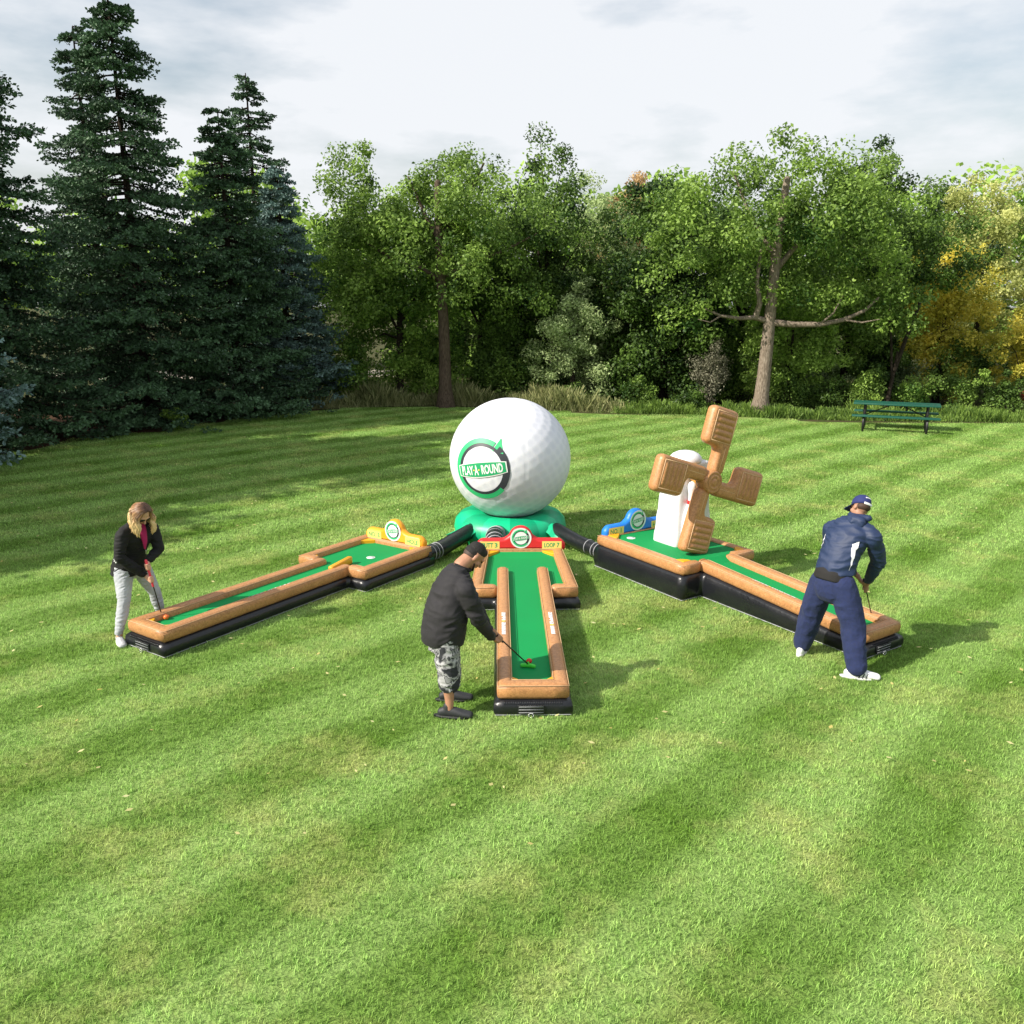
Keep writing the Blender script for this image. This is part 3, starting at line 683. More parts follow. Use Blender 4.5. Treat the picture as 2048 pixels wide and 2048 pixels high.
V_PLEAT = mat('pleated_black_vinyl', (0.012, 0.013, 0.016), 0.28, var=.1, bump=1.0, bscale=24, stretch=(1, 4, .25), bdist=.02)
V_GREEN = mat('green_putting_felt', (0.0025, 0.245, 0.062), 0.75, var=0.04, vscale=2, bump=0.15, bscale=6, spec=0.25)
V_YEL = vinyl('yellow_vinyl', (0.72, 0.34, 0.008), bump=0.3)
V_AMBER = vinyl('amber_vinyl', (0.75, 0.33, 0.012), bump=0.35)
V_RED = vinyl('red_vinyl', (0.62, 0.018, 0.02), bump=0.35)
V_BLUE = vinyl('blue_vinyl', (0.008, 0.17, 0.62), bump=0.35)
V_WHITE = vinyl('white_vinyl', (0.72, 0.73, 0.76), var=.03, bump=0.3, bscale=5)
V_MINT = vinyl('mint_green_vinyl', (0.003, 0.47, 0.22), bump=0.4, bscale=5)
V_MINT2 = vinyl('darker_mint_vinyl', (0.0, 0.33, 0.155), bump=0.4, bscale=5)
P_WHITE = mat('white_print', (0.78, 0.78, 0.78), 0.5); P_CREAM = mat('off_white_print', (0.62, 0.66, 0.66), 0.5, var=.08, vscale=30)
P_GREEN = mat('green_print', (0.01, 0.32, 0.12), 0.5); P_LGREEN = mat('light_green_print', (0.03, 0.46, 0.17), 0.5)
P_DARK = mat('charcoal_print', (0.03, 0.035, 0.045), 0.5); P_YELLOW = mat('yellow_print', (0.80, 0.62, 0.10), 0.5)
P_SIGNY = mat('pale_yellow_print', (0.80, 0.62, 0.16), 0.5); P_SILV = mat('grey_stitching', (0.34, 0.35, 0.37), 0.6)
M_RING = mat('steel_ring', (0.6, 0.6, 0.62), 0.3, metallic=1.0)

def densify(path, step, closed=False):
    P = [Vector(p) for p in path]; out = []
    segs = list(zip(P, P[1:] + ([P[0]] if closed else [])))
    if not closed: segs = segs[:len(P) - 1]
    for a, b in segs:
        n = max(1, int(round((b - a).length / step)))
        for i in range(n): out.append(a.lerp(b, i / n))
    if not closed: out.append(P[-1])
    return out

def rail_tube(path, w, h, seed=0, closed=False, n=18):
    """inflated tube following path (3D centre line) with pinched mitred corners and rounded free ends"""
    rng = random.Random(seed); P = [Vector(p) for p in path]; m = len(P)
    C = []   # (point, tangent bisector normal, scale across, pinch)
    for i in range(m if closed else m - 1):
        a, b = P[i], P[(i + 1) % m]; d = (b - a); L = d.length; d.normalize()
        def corner(j):
            if not closed and (j == 0 or j == m - 1): return None
            p0, p1, p2 = P[(j - 1) % m], P[j % m], P[(j + 1) % m]
            t1 = (p1 - p0).normalized(); t2 = (p2 - p1).normalized(); bs = (t1 + t2)
            return bs.normalized() if bs.length > .01 else t1
        c0 = corner(i); c1 = corner(i + 1 if closed else i + 1)
        if c0 is None:
            for t in (86, 65, 42, 20): C.append((a + d * (w / 2 * (1 - math.sin(math.radians(t)))), d, max(.05, math.cos(math.radians(t)))))
            s0 = w / 2
        else: C.append((a, c0, None)); s0 = 0
        q = w * .55 if c0 is not None else s0
        e = L - (w * .55 if c1 is not None else w / 2)
        k = max(2, int((e - q) / .07))
        for j in range(k + 1):
            t = q + (e - q) * j / k
            C.append((a + d * t, d, 1.0 + rng.uniform(-.012, .012)))
        if c1 is None:
            for t in (20, 42, 65, 86): C.append((b - d * (w / 2 * (1 - math.sin(math.radians(t)))), d, max(.05, math.cos(math.radians(t)))))
        elif not closed or True:
            if not (i + 1 < (m if closed else m - 1)) and not closed: C.append((b, c1, None))
    V = []; F = []
    # remove duplicates of mitre rings
    for idx, (p, t, s) in enumerate(C):
        up = Vector((0, 0, 1)); S = t.cross(up).normalized(); U = S.cross(t).normalized()
        sc = s; kx = 1.0
        if s is None:
            sc = .96
            # widen across the mitre
            nb = C[(idx + 1) % len(C)][1]; cs = abs(t.dot(nb)); kx = 1 / max(.6, cs)
        for k in range(n):
            a = 2 * PI * k / n; c, sn = math.cos(a), math.sin(a)
            c = math.copysign(abs(c) ** .68, c); sn = math.copysign(abs(sn) ** .68, sn)
            V.append(p + S * (c * w / 2 * sc * kx) + U * (sn * h / 2 * sc))
    R = len(C)
    for i in range(R if closed else R - 1):
        j = (i + 1) % R
        for k in range(n): F.append((i * n + k, i * n + (k + 1) % n, j * n + (k + 1) % n, j * n + k))
    if not closed:
        F.append(tuple(range(n - 1, -1, -1))); F.append(tuple((R - 1) * n + k for k in range(n)))
    return V, F

def open_offset(path, o, dz):
    P = [Vector(p) for p in path]; out = []
    for i, p in enumerate(P):
        d1 = (p - P[i - 1]) if i > 0 else (P[1] - P[0]); d2 = (P[i + 1] - p) if i < len(P) - 1 else d1
        n1 = Vector((d1.y, -d1.x, 0)).normalized(); n2 = Vector((d2.y, -d2.x, 0)).normalized(); nn = (n1 + n2).normalized()
        out.append(p + nn * (o / max(.6, nn.dot(n1))) + Vector((0, 0, dz)))
    return out

def seam_lines(path, w, h, parent):
    P = [Vector(p) for p in path]
    P[0] = P[0] + (P[1] - P[0]).normalized() * w * .5; P[-1] = P[-1] + (P[-2] - P[-1]).normalized() * w * .5
    for sg in (-1, 1):
        Q = densify(open_offset(P, sg * w * .455, h * .405), .09)
        mb = MB(); mb.loft(Q, [.0036] * len(Q), n=5, hint=(0, 0, 1), round_caps=False); mb.build('welded_seam', V_SEAM, parent)

def offset_poly(P, o):
    n = len(P); out = []
    for i in range(n):
        a, b, c = Vector(P[i - 1]), Vector(P[i]), Vector(P[(i + 1) % n])
        d1 = (b - a); d2 = (c - b)
        if d1.length < 1e-6: d1 = d2
        if d2.length < 1e-6: d2 = d1
        n1 = Vector((d1.y, -d1.x)).normalized(); n2 = Vector((d2.y, -d2.x)).normalized()
        nn = n1 + n2
        if nn.length < .2: nn = n1
        nn.normalize(); k = 1 / max(.6, nn.dot(n1)); out.append((b.x + nn.x * o * k, b.y + nn.y * o * k))
    return out

def bulged_base(outline, ztop, bulge=.022, seed=0):
    """outline CCW list of (x,y), ztop function(x); sides swell like an air chamber"""
    P = [tuple(v[:2]) for v in densify([(x, y, 0) for x, y in outline], .08, True)]
    prof = [(0.0, -.012), (.02, .004), (.12, .55), (.3, .92), (.5, 1.0), (.7, .9), (.88, .5), (1.0, -.25)]
    V = []; F = []; n = len(P)
    for f, o in prof:
        Q = offset_poly(P, o * bulge if abs(o) > .02 else o)
        for (x, y), (x0, y0) in zip(Q, P): V.append((x, y, f * ztop(x0)))
    for i in range(len(prof) - 1):
        for k in range(n): F.append((i * n + k, i * n + (k + 1) % n, (i + 1) * n + (k + 1) % n, (i + 1) * n + k))
    F.append(tuple(range(n - 1, -1, -1))); F.append(tuple((len(prof) - 1) * n + k for k in range(n)))
    return V, F

def pillow(outline, T, R, xf, steps=6):
    """inflated flat panel: outline (u,v) CCW, thickness T, edge radius R; xf maps (u,v,w) to 3D"""
    V = []; F = []; n = len(outline)
    rings = []
    for i in range(steps + 1):
        a = PI / 2 * i / steps; rings.append((-R * (1 - math.cos(a)) if True else 0, T / 2 * math.sin(a)))
    seq = [(o, -z) for o, z in reversed(rings)] + rings[1:]
    for o, z in seq:
        for u, v in offset_poly(outline, o): V.append(xf(u, v, z))
    m = len(seq)
    for i in range(m - 1):
        for k in range(n): F.append((i * n + k, i * n + (k + 1) % n, (i + 1) * n + (k + 1) % n, (i + 1) * n + k))
    F.append(tuple(range(n - 1, -1, -1))); F.append(tuple((m - 1) * n + k for k in range(n)))
    return V, F

def round_poly(P, r, k=4):
    out = []; n = len(P)
    for i in range(n):
        a, b, c = Vector(P[i - 1]), Vector(P[i]), Vector(P[(i + 1) % n])
        d1 = (a - b); d2 = (c - b); q = min(r, d1.length * .45, d2.length * .45)
        p1 = b + d1.normalized() * q; p2 = b + d2.normalized() * q
        for j in range(k + 1):
            t = j / k; out.append(tuple((p1 * (1 - t) ** 2 + b * 2 * t * (1 - t) + p2 * t * t)))
    return out

def arc_band(r0, r1, a0, a1, k=40):
    V = []; F = []
    for i in range(k + 1):
        a = math.radians(a0 + (a1 - a0) * i / k); q0 = r0(i / k) if callable(r0) else r0; q1 = r1(i / k) if callable(r1) else r1
        V += [(q0 * math.cos(a), q0 * math.sin(a)), (q1 * math.cos(a), q1 * math.sin(a))]
    F = [(2 * i, 2 * i + 1, 2 * i + 3, 2 * i + 2) if a1 < a0 else (2 * i, 2 * i + 2, 2 * i + 3, 2 * i + 1) for i in range(k)]
    F = [f[::-1] for f in F]
    return V, F

def emblem(xf, parent, disc=True, fine=True):
    """round arrow emblem with the slanted banner PLAY-A-ROUND; xf maps (u,v,level) on a unit disc to 3D"""
    def put(name, V, F, m, lv): return mk(name, [xf(u, v, lv) for u, v in V], F, m, parent, smooth=True)
    if disc:
        V = [(0, 0)]; F = []
        for j in range(1, 7):
            for k in range(40): V.append((j / 6 * 1.22 * math.cos(2 * PI * k / 40), j / 6 * 1.22 * math.sin(2 * PI * k / 40)))
        for k in range(40): F.append((0, 1 + k, 1 + (k + 1) % 40))
        for j in range(5):
            for k in range(40): F.append((1 + j * 40 + k, 1 + (j + 1) * 40 + k, 1 + (j + 1) * 40 + (k + 1) % 40, 1 + j * 40 + (k + 1) % 40))
        put('emblem_disc', V, F, P_WHITE, 0)
    V1, F1 = arc_band(.76, lambda t: .86, 58, -302, 72)
    V2, F2 = arc_band(lambda t: .80, lambda t: 1.0 - .02 * t, 52, -42, 36)
    put('dark_ring', V1 + V2, F1 + [tuple(i + len(V1) for i in f) for f in F2], P_DARK, 1)
    Va, Fa = arc_band(lambda t: .86 - .0 * t, lambda t: 1.0 + .02 * math.sin(t * PI) + .02, -42, -42 - 265 + 10, 64)
    ah = math.radians(60)
    b = len(Va); ta = math.radians(36)
    Va += [(.74 * math.cos(ah), .74 * math.sin(ah)), (1.24 * math.cos(ah), 1.24 * math.sin(ah)), (.93 * math.cos(ta), .93 * math.sin(ta))]
    Fa.append((b, b + 2, b + 1))
    put('arrow_ring', Va, Fa, P_LGREEN, 2)
    ang = math.radians(9); ca, sa = math.cos(ang), math.sin(ang)
    def slab(hw, hh, bow):
        V = []; F = []; nu, nv = 24, 4
        for i in range(nu + 1):
            u = -1 + 2 * i / nu; top = hh * (1 - bow * u * u)
            for j in range(nv + 1):
                w = -1 + 2 * j / nv; x, y = u * hw, w * top; V.append((x * ca - y * sa, x * sa + y * ca))
        for i in range(nu):
            for j in range(nv): a = i * (nv + 1) + j; F.append((a, a + nv + 1, a + nv + 2, a + 1))
        return V, F
    V, F = slab(.90, .255, .30); put('banner_edge', V, F, P_WHITE, 3)
    V, F = slab(.86, .225, .30); put('banner', V, F, P_GREEN, 4)
    if fine:
        for word, cx_, wd in (('PLAY', -.505, .50), ('A', -.15, .16), ('ROUND', .405, .72)):
            Vt, Ft, w, h = text_mesh(word, 1.0, .03); k = wd / w; ky = (.30 if word != 'A' else .33) / h
            Vt = [(u * k + cx_, v * ky) for u, v in Vt]
            put('lettering', [(u * ca - v * sa, u * sa + v * ca) for u, v in Vt], Ft, P_WHITE, 5)
        for dx in (-.235, -.045):
            r = .028; Vd = [((dx + r * math.cos(q)) * ca - r * math.sin(q) * sa, (dx + r * math.cos(q)) * sa + r * math.sin(q) * ca) for q in [2 * PI * i / 8 for i in range(8)]]
            put('yellow_dot', Vd, [tuple(range(8))], P_YELLOW, 5)

def rail_marks(e, s0, s1, order, fpos):
    """white block lettering either side of a small yellow star, printed along a rail: fpos(s, lateral)->3D"""
    rng = random.Random(int(abs(s0) * 1000)); L = s1 - s0
    split = .58 if order > 0 else .40
    def glyphs(a, b, n):
        mb = MB(); w = (b - a) / n
        for i in range(n):
            c = a + w * i; q = a + w * (i + .86); hh = .020; g = rng.choice([0, 1, 2, 3])
            bars = [((c, c + w * .34), (-hh, hh)), ((c, a + w * (i + 1)), (-.003, .003) if i < n - 1 else (-.003, .003)), ((c, q), (hh * .45, hh) if g != 1 else (-hh * .3, hh * .3))]
            if g in (0, 2): bars.append(((c + w * .56, q), (-hh, hh)))
            if g in (1, 3): bars.append(((c, q), (-hh, -hh * .5)))
            for (x0, x1), (y0, y1) in bars:
                x1 = min(x1, b); mb.add([fpos(x0, y0), fpos(x1, y0), fpos(x1, y1), fpos(x0, y1)], [(0, 1, 2, 3)])
        mb.build('rail_lettering', P_WHITE, e, smooth=False)
    m = s0 + L * split
    glyphs(s0, m - .025, 5 if order > 0 else 4); glyphs(m + .025, s1, 4 if order > 0 else 6)
    V = []
    for i in range(10):
        a = 2 * PI * i / 10; r = .026 if i % 2 == 0 else .013; V.append(fpos(m + r * math.cos(a), r * math.sin(a) * 1.2))
    mk('rail_star', V, [tuple(range(10))], P_YELLOW, e, smooth=False)

def lane(name, label, loc, ang, Ln, W, HL, HW, zb0, zb1, hdr_mat, hdr_words, ext_far, ext_near, seed, group, hdr_kw, blocker=False, hole=None, curb_green=False, pinch=0.0):
    e = empty(name, (*loc, 0), ang, label=label, cat='golf lane', group=group)
    rw, rh = .145, .155
    def zb(s):
        if zb0 == zb1: return zb0
        return zb0 + (zb1 - zb0) * min(1, max(0, s / Ln))
    a = W / 2; hh = HW / 2; E_ = Ln + HL
    out = [(0, -a), (Ln, -a), (Ln, -hh), (E_, -hh + pinch), (E_, hh - pinch), (Ln, hh), (Ln, a), (0, a)]
    V, F = bulged_base(out, zb, .028); mk('base', V, F, V_BLACK, e)
    # ground seam piping
    pts = [(x, y, .014) for x, y in offset_poly(out, .012)]
    V, F = rail_tube([Vector(p) for p in pts], .012, .010, closed=True, n=6); mk('seam_piping', V, F, P_SILV, e)
    # end patch (folded air-inlet window) and tie ring
    mb = MB()
    mb.box((-.034, 0.02, zb0 * .52), (.012, .24, .085)); mb.build('end_patch', V_PLEAT, e, bevel=.004)
    mb = MB()
    for k in (-1, 0, 1): mb.box((-.042, .02, zb0 * .52 + k * .028), (.003, .22, .004))
    mb.build('patch_stitching', P_SILV, e)
    V, F = rail_tube([Vector((-.055 + .0 * math.cos(t), .02 + .022 * math.cos(t), .03 + .022 * math.sin(t))) for t in [2 * PI * i / 14 for i in range(14)]], .008, .008, closed=True, n=6)
    mb = MB()
    for i in range(20):
        t0, t1 = 2 * PI * i / 20, 2 * PI * (i + 1) / 20
        mb.loft([(-.055, .02 + .021 * math.cos(t0), .03 + .021 * math.sin(t0)), (-.055, .02 + .021 * math.cos(t1), .03 + .021 * math.sin(t1))], [.0045, .0045], n=6, round_caps=False)
    mb.build('tie_ring', M_RING, e)
    # pleats below the end rail
    mb = MB(); k = 26
    for i in range(k):
        y = -a * .78 + 2 * a * .78 * i / (k - 1); mb.loft([(-.006, y, zb0 - .002), (-.026, y + .002, zb0 * .8)], [.005, .003], n=5, round_caps=False)
    mb.build('gathered_pleats', V_BLACK, e)
    # rails
    c = rw / 2
    def rz(s): return zb(s) + rh / 2 - .004
    far = [(Ln + ext_far, a - c), (Ln, a - c), (c, a - c), (c, -a + c), (Ln, -a + c)]
    if ext_near > 0: far.append((Ln + ext_near, -a + c))
    else: far[-1] = (Ln + c + .045, -a + c)
    path = [Vector((x, y, rz(x))) for x, y in far]
    # drop collinear interior point to keep the tube smooth, keeping height steps
    pp = []
    for i, q in enumerate(path):
        if 0 < i < len(path) - 1 and abs((q - path[i - 1]).normalized().dot((path[i + 1] - q).normalized())) > .9999: continue
        pp.append(q)
    V, F = rail_tube(pp, rw, rh, seed); r_ = mk('rail', V, F, V_TAN, e); seam_lines(pp, rw, rh, r_)
    hp = [(Ln + c, a - (.02 if ext_far > 0 else 0)), (Ln + c, hh - c), (E_ - c, hh - c - pinch), (E_ - c, -hh + c + pinch), (Ln + c, -hh + c), (Ln + c, -a + (.055 if ext_near == 0 else .02))]
    V, F = rail_tube([Vector((x, y, rz(Ln))) for x, y in hp], rw, rh * 1.02, seed + 5); r_ = mk('head_rail', V, F, V_TAN, e); seam_lines([Vector((x, y, rz(Ln))) for x, y in hp], rw, rh, r_)
    # green
    gz = .072
    def green_z(s): return zb(s) + gz
    i0 = .10
    mb = MB()
    sx = [i0, .4, Ln * .5, Ln - .02]
    for s0_, s1_ in zip(sx, sx[1:]):
        mb.add([(s0_, -a + i0, green_z(s0_)), (s1_, -a + i0, green_z(s1_)), (s1_, a - i0, green_z(s1_)), (s0_, a - i0, green_z(s0_))], [(0, 1, 2, 3)])
    step = .055 if zb0 != zb1 else 0
    xs = [Ln - .02, Ln + .10, Ln + .32, (Ln + E_) / 2, E_ - .35, E_ - .16, E_ - .10]
    zs = [green_z(Ln - .02), green_z(Ln) + step, green_z(Ln) + step, green_z(Ln) + step, green_z(Ln) + step, green_z(Ln) + step + (.02 if curb_green else 0), green_z(Ln) + step + (.055 if curb_green else .004)]
    for i in range(len(xs) - 1):
        y0 = (a - i0) if i == 0 else hh - i0 + .02; y1 = hh - i0 + .02
        if i == 0: y1 = y0
        py = lambda x: pinch * max(0, (x - Ln) / HL)
        mb.add([(xs[i], -y0 + py(xs[i]), zs[i]), (xs[i + 1], -y1 + py(xs[i + 1]), zs[i + 1]), (xs[i + 1], y1 - py(xs[i + 1]), zs[i + 1]), (xs[i], y0 - py(xs[i]), zs[i])], [(0, 1, 2, 3)])
    mb.build('putting_green', V_GREEN, e, smooth=True)
    # base top under the green is closed by the base itself; yellow corner blocks
    def corner(x, y, sx_, sy_, z, k=.17, hgt=.05 if zb0 == zb1 else .03):
        b = MB(); A = [(x, y), (x + sx_ * k, y), (x + sx_ * k * .9, y + sy_ * .05), (x + sx_ * .05, y + sy_ * k * .9), (x, y + sy_ * k)]
        if sx_ * sy_ < 0: A = A[::-1]
        n = len(A); V = [(p[0], p[1], z - .01) for p in A] + [(p[0], p[1], z + hgt) for p in A]
        F = [tuple(range(n - 1, -1, -1)), tuple(range(n, 2 * n))] + [(i, (i + 1) % n, n + (i + 1) % n, n + i) for i in range(n)]
        b.add(V, F); b.build('corner_block', V_YEL, e, smooth=False, bevel=.008)
    zc = green_z(0); zh = green_z(Ln) + step
    corner(.10, a - .10, 1, -1, zc, .15); corner(.10, -a + .10, 1, 1, zc, .15)
    for sy in (1, -1):
        corner(E_ - .10, sy * (hh - .10 - pinch), -1, -sy, zh, .2); corner(Ln + .10, sy * (hh - .10), 1, -sy, zh, .13)
    if blocker:
        mb = MB(); mb.box((0, 0, 0), (.50, .07, .10)); o = mb.build('blocker_bar', V_AMBER, e, bevel=.015)
        o.location = (Ln + .06, -.13, zh + .05); o.rotation_euler = (0, 0, math.radians(blocker))
    if hole:
        V, F = lathe([(.001, .002), (.045, .004), (.046, -.001)], 28, (hole[0], hole[1], zh + .002)); mk('hole_cup', V, F, P_CREAM, e)
        V, F = lathe([(.06, .001), (.06, .003), (.05, .003)], 28, (hole[0], hole[1], zh)); mk('cup_rim', V, F, P_WHITE, e)
    # rail marks
    for sgn in ((1, -1) if ext_near > 0 else ((1,) if zb0 != zb1 else (-1,))):
        def fpos(s, l, sgn=sgn):
            lat = sgn * (a - c) - sgn * (0 if ext_near > 0 else .028)
            return (s, lat + l, rz(s) + rh / 2 + (.0035 if ext_near > 0 else -.004) - .006 * (abs(l) / .02) ** 2 * (ext_near > 0) * .2)
        rail_marks(e, Ln * .56 - .32, Ln * .56 + .32, sgn, fpos)
    # header arch standing on the back rail
    hw = hdr_kw.get('hw', .58); ah_ = .17; cr = .165; cz = .185
    O = []
    O += [(-hw, 0), (hw, 0), (hw, ah_ * .62), (hw - .07, ah_)]
    th0 = math.asin((ah_ + .015 - cz) / cr) if abs((ah_ + .015 - cz) / cr) < 1 else 0
    O += [(cr + .07, ah_ + .002)]
    for i in range(13):
        t = th0 + .25 + (PI - 2 * th0 - .5) * i / 12; O.append((cr * math.cos(t), cz + cr * math.sin(t)))
    O += [(-cr - .07, ah_ + .002), (-hw + .07, ah_), (-hw, ah_ * .62)]
    O = round_poly(O, .03, 2)
    zt = zb(E_) + rh - .045; xb = E_ - c * .75
    # header faces the putting end (-s): u to the viewer's right is -y
    def xf(u, v, w): return (xb - w, -u + hdr_kw.get('shift', 0), zt + v)
    V, F = pillow([(u, v) for u, v in O], .13, .05, xf); h_ = mk('header', V, F, hdr_mat, e)
    emblem(lambda u, v, lv: (xb - .066 - .0015 * (lv + 1), -u * .120 + hdr_kw.get('shift', 0), zt + cz + v * .120), h_)
    for sgn, word in ((-1, hdr_words[0]), (1, hdr_words[1])):
        cxu = sgn * (hw - .19); mb = MB()
        q = [(cxu - .135, .028), (cxu + .135, .028), (cxu + .135, .138), (cxu - .135, .138)]
        mk('sign_panel', [(xb - .0668, -u + hdr_kw.get('shift', 0), zt + v) for u, v in q], [(0, 1, 2, 3)][::1], P_SIGNY, h_, smooth=False)
        ws = word.split(' '); tot = sum(len(q) for q in ws) + .6 * (len(ws) - 1); xc = -.105
        for q in ws:
            Vt, Ft, w, h = text_mesh(q, 1.0, .02); wd = .21 * len(q) / tot; ky = .066 / h; k = min(wd / w, ky * 1.15)
            mk('sign_lettering', [(xb - .0685, -(u * k + cxu + xc + wd / 2) + hdr_kw.get('shift', 0), zt + .083 + v * ky) for u, v in Vt], Ft, P_GREEN, h_, smooth=False)
            xc += wd + .21 * .6 / tot
    return e

LG = 'inflatable putting lanes spreading out from the giant golf ball'
LW = .628
laneL = lane('putting_lane', 'left inflatable putting lane with amber yellow header and yellow blocker bar', (-3.881, 8.396), math.radians(56.2), 2.69, LW, 1.354, 1.221, .148, .148,
             V_AMBER, ('NO. 3', 'HOLE'), .14, 0, 1, LG, {'hw': .55}, blocker=14, hole=(3.33, -.12))
laneM = lane('putting_lane', 'middle inflatable putting lane with red header, its rails reaching into the head', (.190, 6.956), math.radians(90.9), 2.69, .655, 1.765, 1.30, .148, .148,
             V_RED, ('PUTT 3', 'LOOP 7'), .85, .85, 2, LG, {'hw': .62}, curb_green=True, pinch=.07)
laneR = lane('putting_lane', 'right inflatable putting lane on a high black base with blue header', (3.904, 8.347), math.radians(122.8), 2.328, LW, 1.702, 1.279, .148, .315,
             V_BLUE, ('NO. 1', 'HOLE'), .12, 0, 3, LG, {'hw': .58}, hole=(3.70, .30))

# ---- giant golf ball on its green ring
BX, BY, BZ, BR = -.03, 13.0, 1.262, .940
ball = empty('giant_golf_ball', (BX, BY, 0), label='giant inflatable white golf ball on a green ring with a round arrow emblem', cat='inflatable golf ball')
def make_ball():
    nu, nv = 220, 130; V = []; F = []
    Rv = lambda d: Vector((d.x * BR, d.y * BR, d.z * BR * (.985 if d.z > 0 else 1.0) + BZ))
    # fibonacci dimples
    nd = 620; D = []
    for i in range(nd):
        z = 1 - 2 * (i + .5) / nd; r = math.sqrt(1 - z * z); t = PI * (1 + 5 ** .5) * i; D.append((r * math.cos(t), r * math.sin(t), z))
    D = np.array(D); tone = []
    for j in range(nv + 1):
        ph = PI * j / nv
        for k in range(nu):
            t = 2 * PI * k / nu; V.append((math.sin(ph) * math.cos(t), math.sin(ph) * math.sin(t), math.cos(ph)))
    A = np.array(V); dmin = np.empty(len(A))
    for s in range(0, len(A), 4000): dmin[s:s + 4000] = (A[s:s + 4000] @ D.T).max(axis=1)
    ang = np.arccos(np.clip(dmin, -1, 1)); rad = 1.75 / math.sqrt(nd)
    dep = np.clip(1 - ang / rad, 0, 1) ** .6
    seam = 1 - .004 * np.exp(-(np.abs(((np.arctan2(A[:, 1], A[:, 0]) / (PI / 6)) % 1) - .5) / .02) ** 2)
    P = [Rv(Vector(a)) for a in A]
    P = [Vector((p.x * s, p.y * s, p.z)) + (-Vector(a) * .004 * float(d)) for p, s, a, d in zip(P, seam, A, dep)]
    for j in range(nv):
        for k in range(nu): F.append((j * nu + k, (j + 1) * nu + k, (j + 1) * nu + (k + 1) % nu, j * nu + (k + 1) % nu))
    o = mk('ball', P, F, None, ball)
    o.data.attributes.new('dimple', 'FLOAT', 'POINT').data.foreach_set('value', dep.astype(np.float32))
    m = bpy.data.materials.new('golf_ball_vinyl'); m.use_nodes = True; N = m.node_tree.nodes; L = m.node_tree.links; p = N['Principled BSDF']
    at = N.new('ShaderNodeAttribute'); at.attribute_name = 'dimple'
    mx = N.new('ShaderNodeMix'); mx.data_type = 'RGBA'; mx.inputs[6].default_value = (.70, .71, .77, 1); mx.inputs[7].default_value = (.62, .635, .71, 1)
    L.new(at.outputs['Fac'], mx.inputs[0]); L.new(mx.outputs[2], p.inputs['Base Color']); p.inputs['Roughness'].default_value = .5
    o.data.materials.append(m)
make_ball()
# emblem wrapped on the ball
nrm = Vector((-.455, -.885, -.03)).normalized(); eu = Vector((0, 0, 1)).cross(nrm).normalized(); ev = nrm.cross(eu).normalized()
def on_ball(u, v, lv):
    k = .475; d = (nrm + eu * (u * k * 1.0) * 1.0 + ev * (v * k)).normalized()
    th = math.hypot(u, v) * k * 1.02
    if th > 1e-6:
        dr = (eu * u + ev * v).normalized(); d = nrm * math.cos(th) + dr * math.sin(th)
    r = BR + .004 + .0022 * lv
    return Vector((d.x * r, d.y * r, d.z * r + BZ))
emblem(on_ball, ball, disc=False)
# base ring with alternating panels
mb = MB(); prof = [(.74, 0), (.82, .03), (.87, .10), (.885, .19), (.865, .30), (.79, .385), (.65, .43), (.50, .42), (.34, .38)]
n = 72; Vr = []; Fr = []; mi = []
for r, z in prof:
    for k in range(n):
        t = 2 * PI * k / n; rr = r * (1 - .012 * math.exp(-(((k % 6) - 0) / .6) ** 2)); Vr.append((rr * math.cos(t), rr * math.sin(t), z))
for i in range(len(prof) - 1):
    for k in range(n): Fr.append((i * n + k, i * n + (k + 1) % n, (i + 1) * n + (k + 1) % n, (i + 1) * n + k)); mi.append((k // 6) % 2)
br = mk('base_ring', Vr, Fr, [V_MINT, V_MINT2], ball); br.data.polygons.foreach_set('material_index', mi)
# cloth flaps over the tube sockets
def flap(az, w=.30, zt=.36, ln=.30):
    d = Vector((math.cos(az), math.sin(az), 0)); s = Vector((-d.y, d.x, 0)); V = []; F = []
    prof = [(.84, zt), (.91, zt - .02), (.98, zt - .07), (1.0 + ln * .35, zt - .11)]
    nx = 8
    for q, (r, z) in enumerate(prof):
        for i in range(nx + 1):
            u = -1 + 2 * i / nx; arch = -.10 * abs(u) ** 1.6 * (1 + .4 * q / 3)
            zz = 0
            if q == len(prof) - 1: r2 = r + (.07 if i % 2 == 0 else -.03)
            else: r2 = r
            V.append(d * r2 + s * (u * w / 2) + Vector((0, 0, z + arch)))
    for q in range(len(prof) - 1):
        for i in range(nx): F.append((q * (nx + 1) + i, (q + 1) * (nx + 1) + i, (q + 1) * (nx + 1) + i + 1, q * (nx + 1) + i + 1))
    o = mk('socket_flap', V, F, V_MINT, ball, smooth=False); sdf = o.modifiers.new('thick', 'SOLIDIFY'); sdf.thickness = .004
azL, azM, azR = math.radians(220), math.radians(257), math.radians(320)
flap(azL, .42); flap(azM, .34); flap(azR, .36)

def air_tube(label, pts, r, straps):
    b = Vector(pts[0]); b.z = 0
    e = empty('air_tube', b, label=label, cat='air tube', group='black air tubes feeding the lanes from the ball')
    P = densify([Vector(p) - b for p in pts], .07); n = 18
    rng = random.Random(len(label)); rad = [r * (1 + rng.uniform(-.03, .03)) for _ in P]
    mb = MB(); mb.loft(P, rad, n=n, hint=(0, 0, 1), round_caps=False); mb.build('hose', V_BLACK, e)
    for f in straps:
        i = int(f * (len(P) - 1)); i = min(max(i, 1), len(P) - 2); d = (P[i + 1] - P[i - 1]).normalized()
        mb = MB(); mb.loft([P[i] - d * .003, P[i] + d * .003], [r * 1.05, r * 1.05], n=n, hint=(0, 0, 1), caps=True, round_caps=False); mb.build('strap', P_SILV, e)
air_tube('black air tube running from the amber header corner to the green ring', [(-1.24, 11.42, .15), (-1.0, 11.80, .16), (-.62, 12.45, .24)], .115, (.14, .2, .26))
